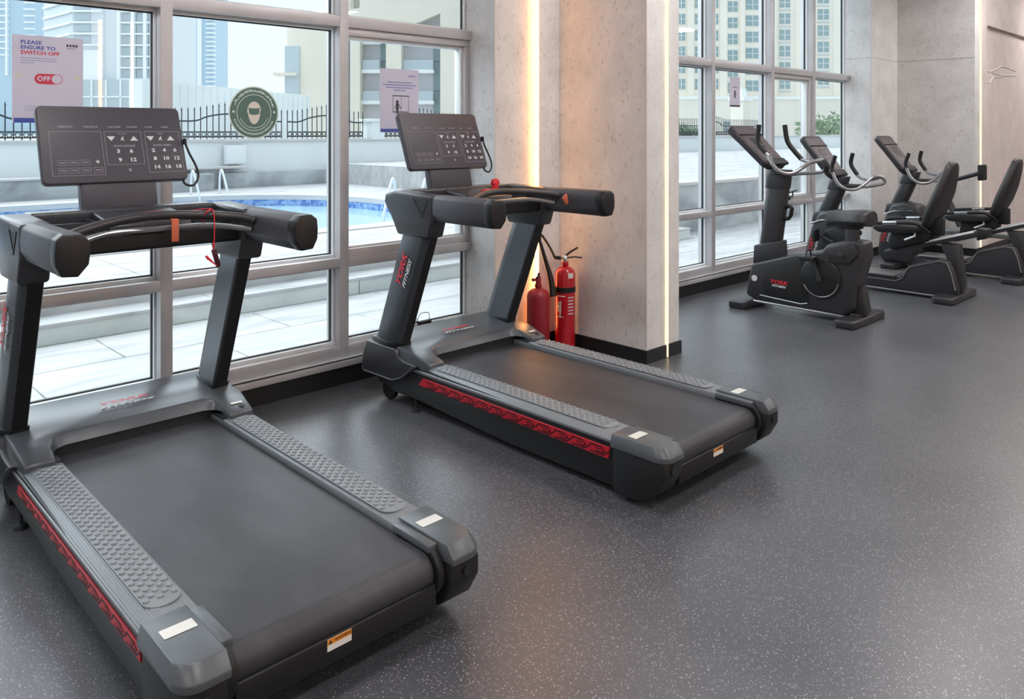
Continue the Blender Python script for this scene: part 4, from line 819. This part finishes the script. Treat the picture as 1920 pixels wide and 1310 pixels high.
for x0, x1 in ((-7.0, -5.8), (-5.1, -3.3), (-8.25, -7.45)):
    for z in (2.9, 4.35, 5.7):
        MB().box(x0, x1-.35, .75, 1.6, z-.12, z+.05).build('balcony_slab', 'tower_white', V, bevel=.01)
        MB().box(x0+.03, x1-.38, 0.77, 0.81, z+.05, z+.5).build('balcony_glass', 'glass_grey', V)
        MB().box(x1-.42, x1-.02, 1.4, 1.52, z-.9, z+.5).build('window', 'glass_teal', V)
# tan residential tower behind the bikes
TT = far('tan_tower', 'tall tan residential tower with rows of teal windows', 150)
MB().box(30.0, 66, .5, 20, 0, 34).build('wall', 'tower_tan', TT)
for x0, x1 in ((33.4, 34.6), (39.6, 40.9), (43.4, 44.3), (47.6, 50.4), (54.0, 57.6), (61.2, 62.6)): MB().box(x0, x1, .1, .6, 8, 34).build('pilaster', 'tower_tan', TT)
for x0, x1, dz in ((31.5, 33.0, 0), (34.9, 36.0, 0), (38.3, 39.3, 0), (41.2, 43.0, -.7), (44.6, 47.2, -.3), (51.0, 53.0, .1), (58.3, 60.4, .9)):
    for k in range(8):
        z = 9.6+3.1*k+dz
        MB().box(x0, x1, .38, .6, z, z+1.95).build('window', 'glass_teal', TT)
        MB().box(x0, x1, .36, .42, z+.9, z+.98).box((x0+x1)/2-.05, (x0+x1)/2+.05, .36, .42, z, z+1.95).build('window_bar', 'tower_white', TT)
        if x0 > 50: MB().box(x0-.1, x1+.1, .3, .55, z-.62, z-.42).build('sill_band', 'glass_grey', TT)
MB().box(29, 68, -2, 1, 0, 8.0).build('podium', 'tower_tan', TT); MB().box(29, 68, -2.3, -1.9, 7.6, 8.1).build('cornice', 'tower_white', TT)
MB().box(39.6, 41.2, -2.1, -1.9, 1.5, 3.4).build('arched_window', 'glass_teal', TT)
# far glass towers on the left
TB_ = far('balcony_tower', 'grey apartment tower with white balcony slabs behind the poster', 220)
MB().box(-114.6, -96, 1.5, 20, 0, 60).box(-123.2, -114.4, 1.0, 20, 15.9, 60).build('wall', 'tower_grey', TB_); MB().prism([(-123.2, 1.0), (-123.2, 20), (-140, 34), (-140, 16)], 0, 60, 'z').build('side_wall', 'glass_grey', TB_)
MB().box(-119.7, -114.5, .3, 1.5, 15.9, 24.3).build('plain_wall', 'tower_white', TB_)
for k in range(14):
    z = 16.0+3.15*k
    MB().box(-110.0, -97, .2, 1.6, z, z+.45).build('slab', 'tower_white', TB_)
    if z > 23: MB().box(-123.4, -114.5, -.3, 1.2, z, z+.5).prism([(-123.2, .2), (-123.2, 1.5), (-140, 16.5), (-140, 15.2)], z, z+.5, 'z').build('balcony_slab', 'tower_white', TB_)
    for x in (-108.6, -105.2, -101.8, -99.2): MB().box(x, x+2.2, 1.2, 1.6, z+.6, z+3.0).build('window', 'glass_grey', TB_)
    if z > 23: MB().box(-122.6, -118, .7, 1.2, z+.9, z+3.0).build('window', 'glass_grey', TB_)
for x in (-110.2, -106.3, -102.9, -99.9): MB().box(x, x+.9, .0, 1.4, 15, 60).build('column', 'tower_white', TB_)
MB().box(-121, -96, -1.5, 1.5, 0, 15.9).build('podium', 'glass_grey', TB_)
for k in range(6): MB().box(-120.5+4*k, -120.1+4*k, -1.8, -1.4, 0, 15.9).build('podium_fin', 'tower_white', TB_)
MB().box(-121, -96, -1.8, -1.4, 11.0, 11.4).build('podium_band', 'tower_white', TB_)
TC = far('blue_glass_tower', 'slender blue glass tower with white slab edges rising above screen wall', 500)
MB().box(-214.5, -189, 0, 25, 0, 110).build('glass_wall', 'glass_blue', TC)
for x0, x1 in ((-214.6, -212.5), (-208.0, -205.4), (-199, -196.3)): MB().box(x0, x1, -1.2, 1, 0, 110).build('fin', 'tower_white', TC)
for k in range(26): MB().box(-214, -204.5, -.9, .5, 30+k*2.8, 30.9+k*2.8).box(-193.5, -188.2, -1.5, 2, 30+k*2.8, 30.9+k*2.8).build('slab_edge', 'tower_white', TC)
TA = far('hazy_tower', 'hazy blue glass tower behind the top of poster', 400)
MB().box(-285, -242.6, 0, 25, 0, 120).build('glass_wall', 'glass_blue', TA)
for k in range(20): MB().box(-263, -254.5, -1, .5, 40+k*3.3, 40.8+k*3.3).box(-247, -242, -1, .5, 40+k*3.3, 40.8+k*3.3).build('slab_edge', 'tower_white', TA)
MB().box(-256, -255, -1.4, .5, 30, 120).build('fin', 'tower_white', TA)
# shrubs over the wall
def shrub(name, label, c, r, hgt):
    S_ = thing(name, label, 'shrub', (c[0], c[1], 0)); mb = MB(); rs = random.Random(int(c[0]*10))
    for i in range(900):
        a = rs.random()*6.283; u = rs.random()**.5; z = 1.1+(hgt-1.1)*rs.random()*(1-.5*u); p = Vector((math.cos(a)*r*u, math.sin(a)*r*u, z))
        d = Vector((rs.uniform(-1, 1), rs.uniform(-1, 1), rs.uniform(-.3, 1))).normalized(); e = d.orthogonal().normalized()*.07
        mb.add([p-e, p+d*.28, p+e, p-d*.05], [(0, 1, 2, 3)])
    mb.build('foliage', 'leaf', S_, smooth=False); MB().tube([(0, 0, 0), (0, 0, hgt*.6)], .05, 6).build('stem', 'iron', S_)
shrub('shrub', 'leafy green shrub above the wall beside the window jamb', (44.3, 19.8), 1.9, 2.75)
shrub('shrub', 'leafy green shrub behind the fence at the pillar edge', (35.0, 24.2), 1.5, 2.1)
gp = thing('gate_pier', 'pale square gate pier with cap lamp behind the boundary wall', 'pier', (41.4, 23.8, 0))
MB().box(-.4, .4, -.4, .4, 0, 3.3).build('pier_shaft', 'tower_tan', gp); MB().box(-.5, .5, -.5, .5, 3.3, 3.5).box(-.25, .25, -.25, .25, 3.5, 4.0).build('pier_cap', 'tower_white', gp)
struct('street_ground', MB().box(-400, 500, 17.3, 700, -.4, -.2), 'ground', smooth=False)
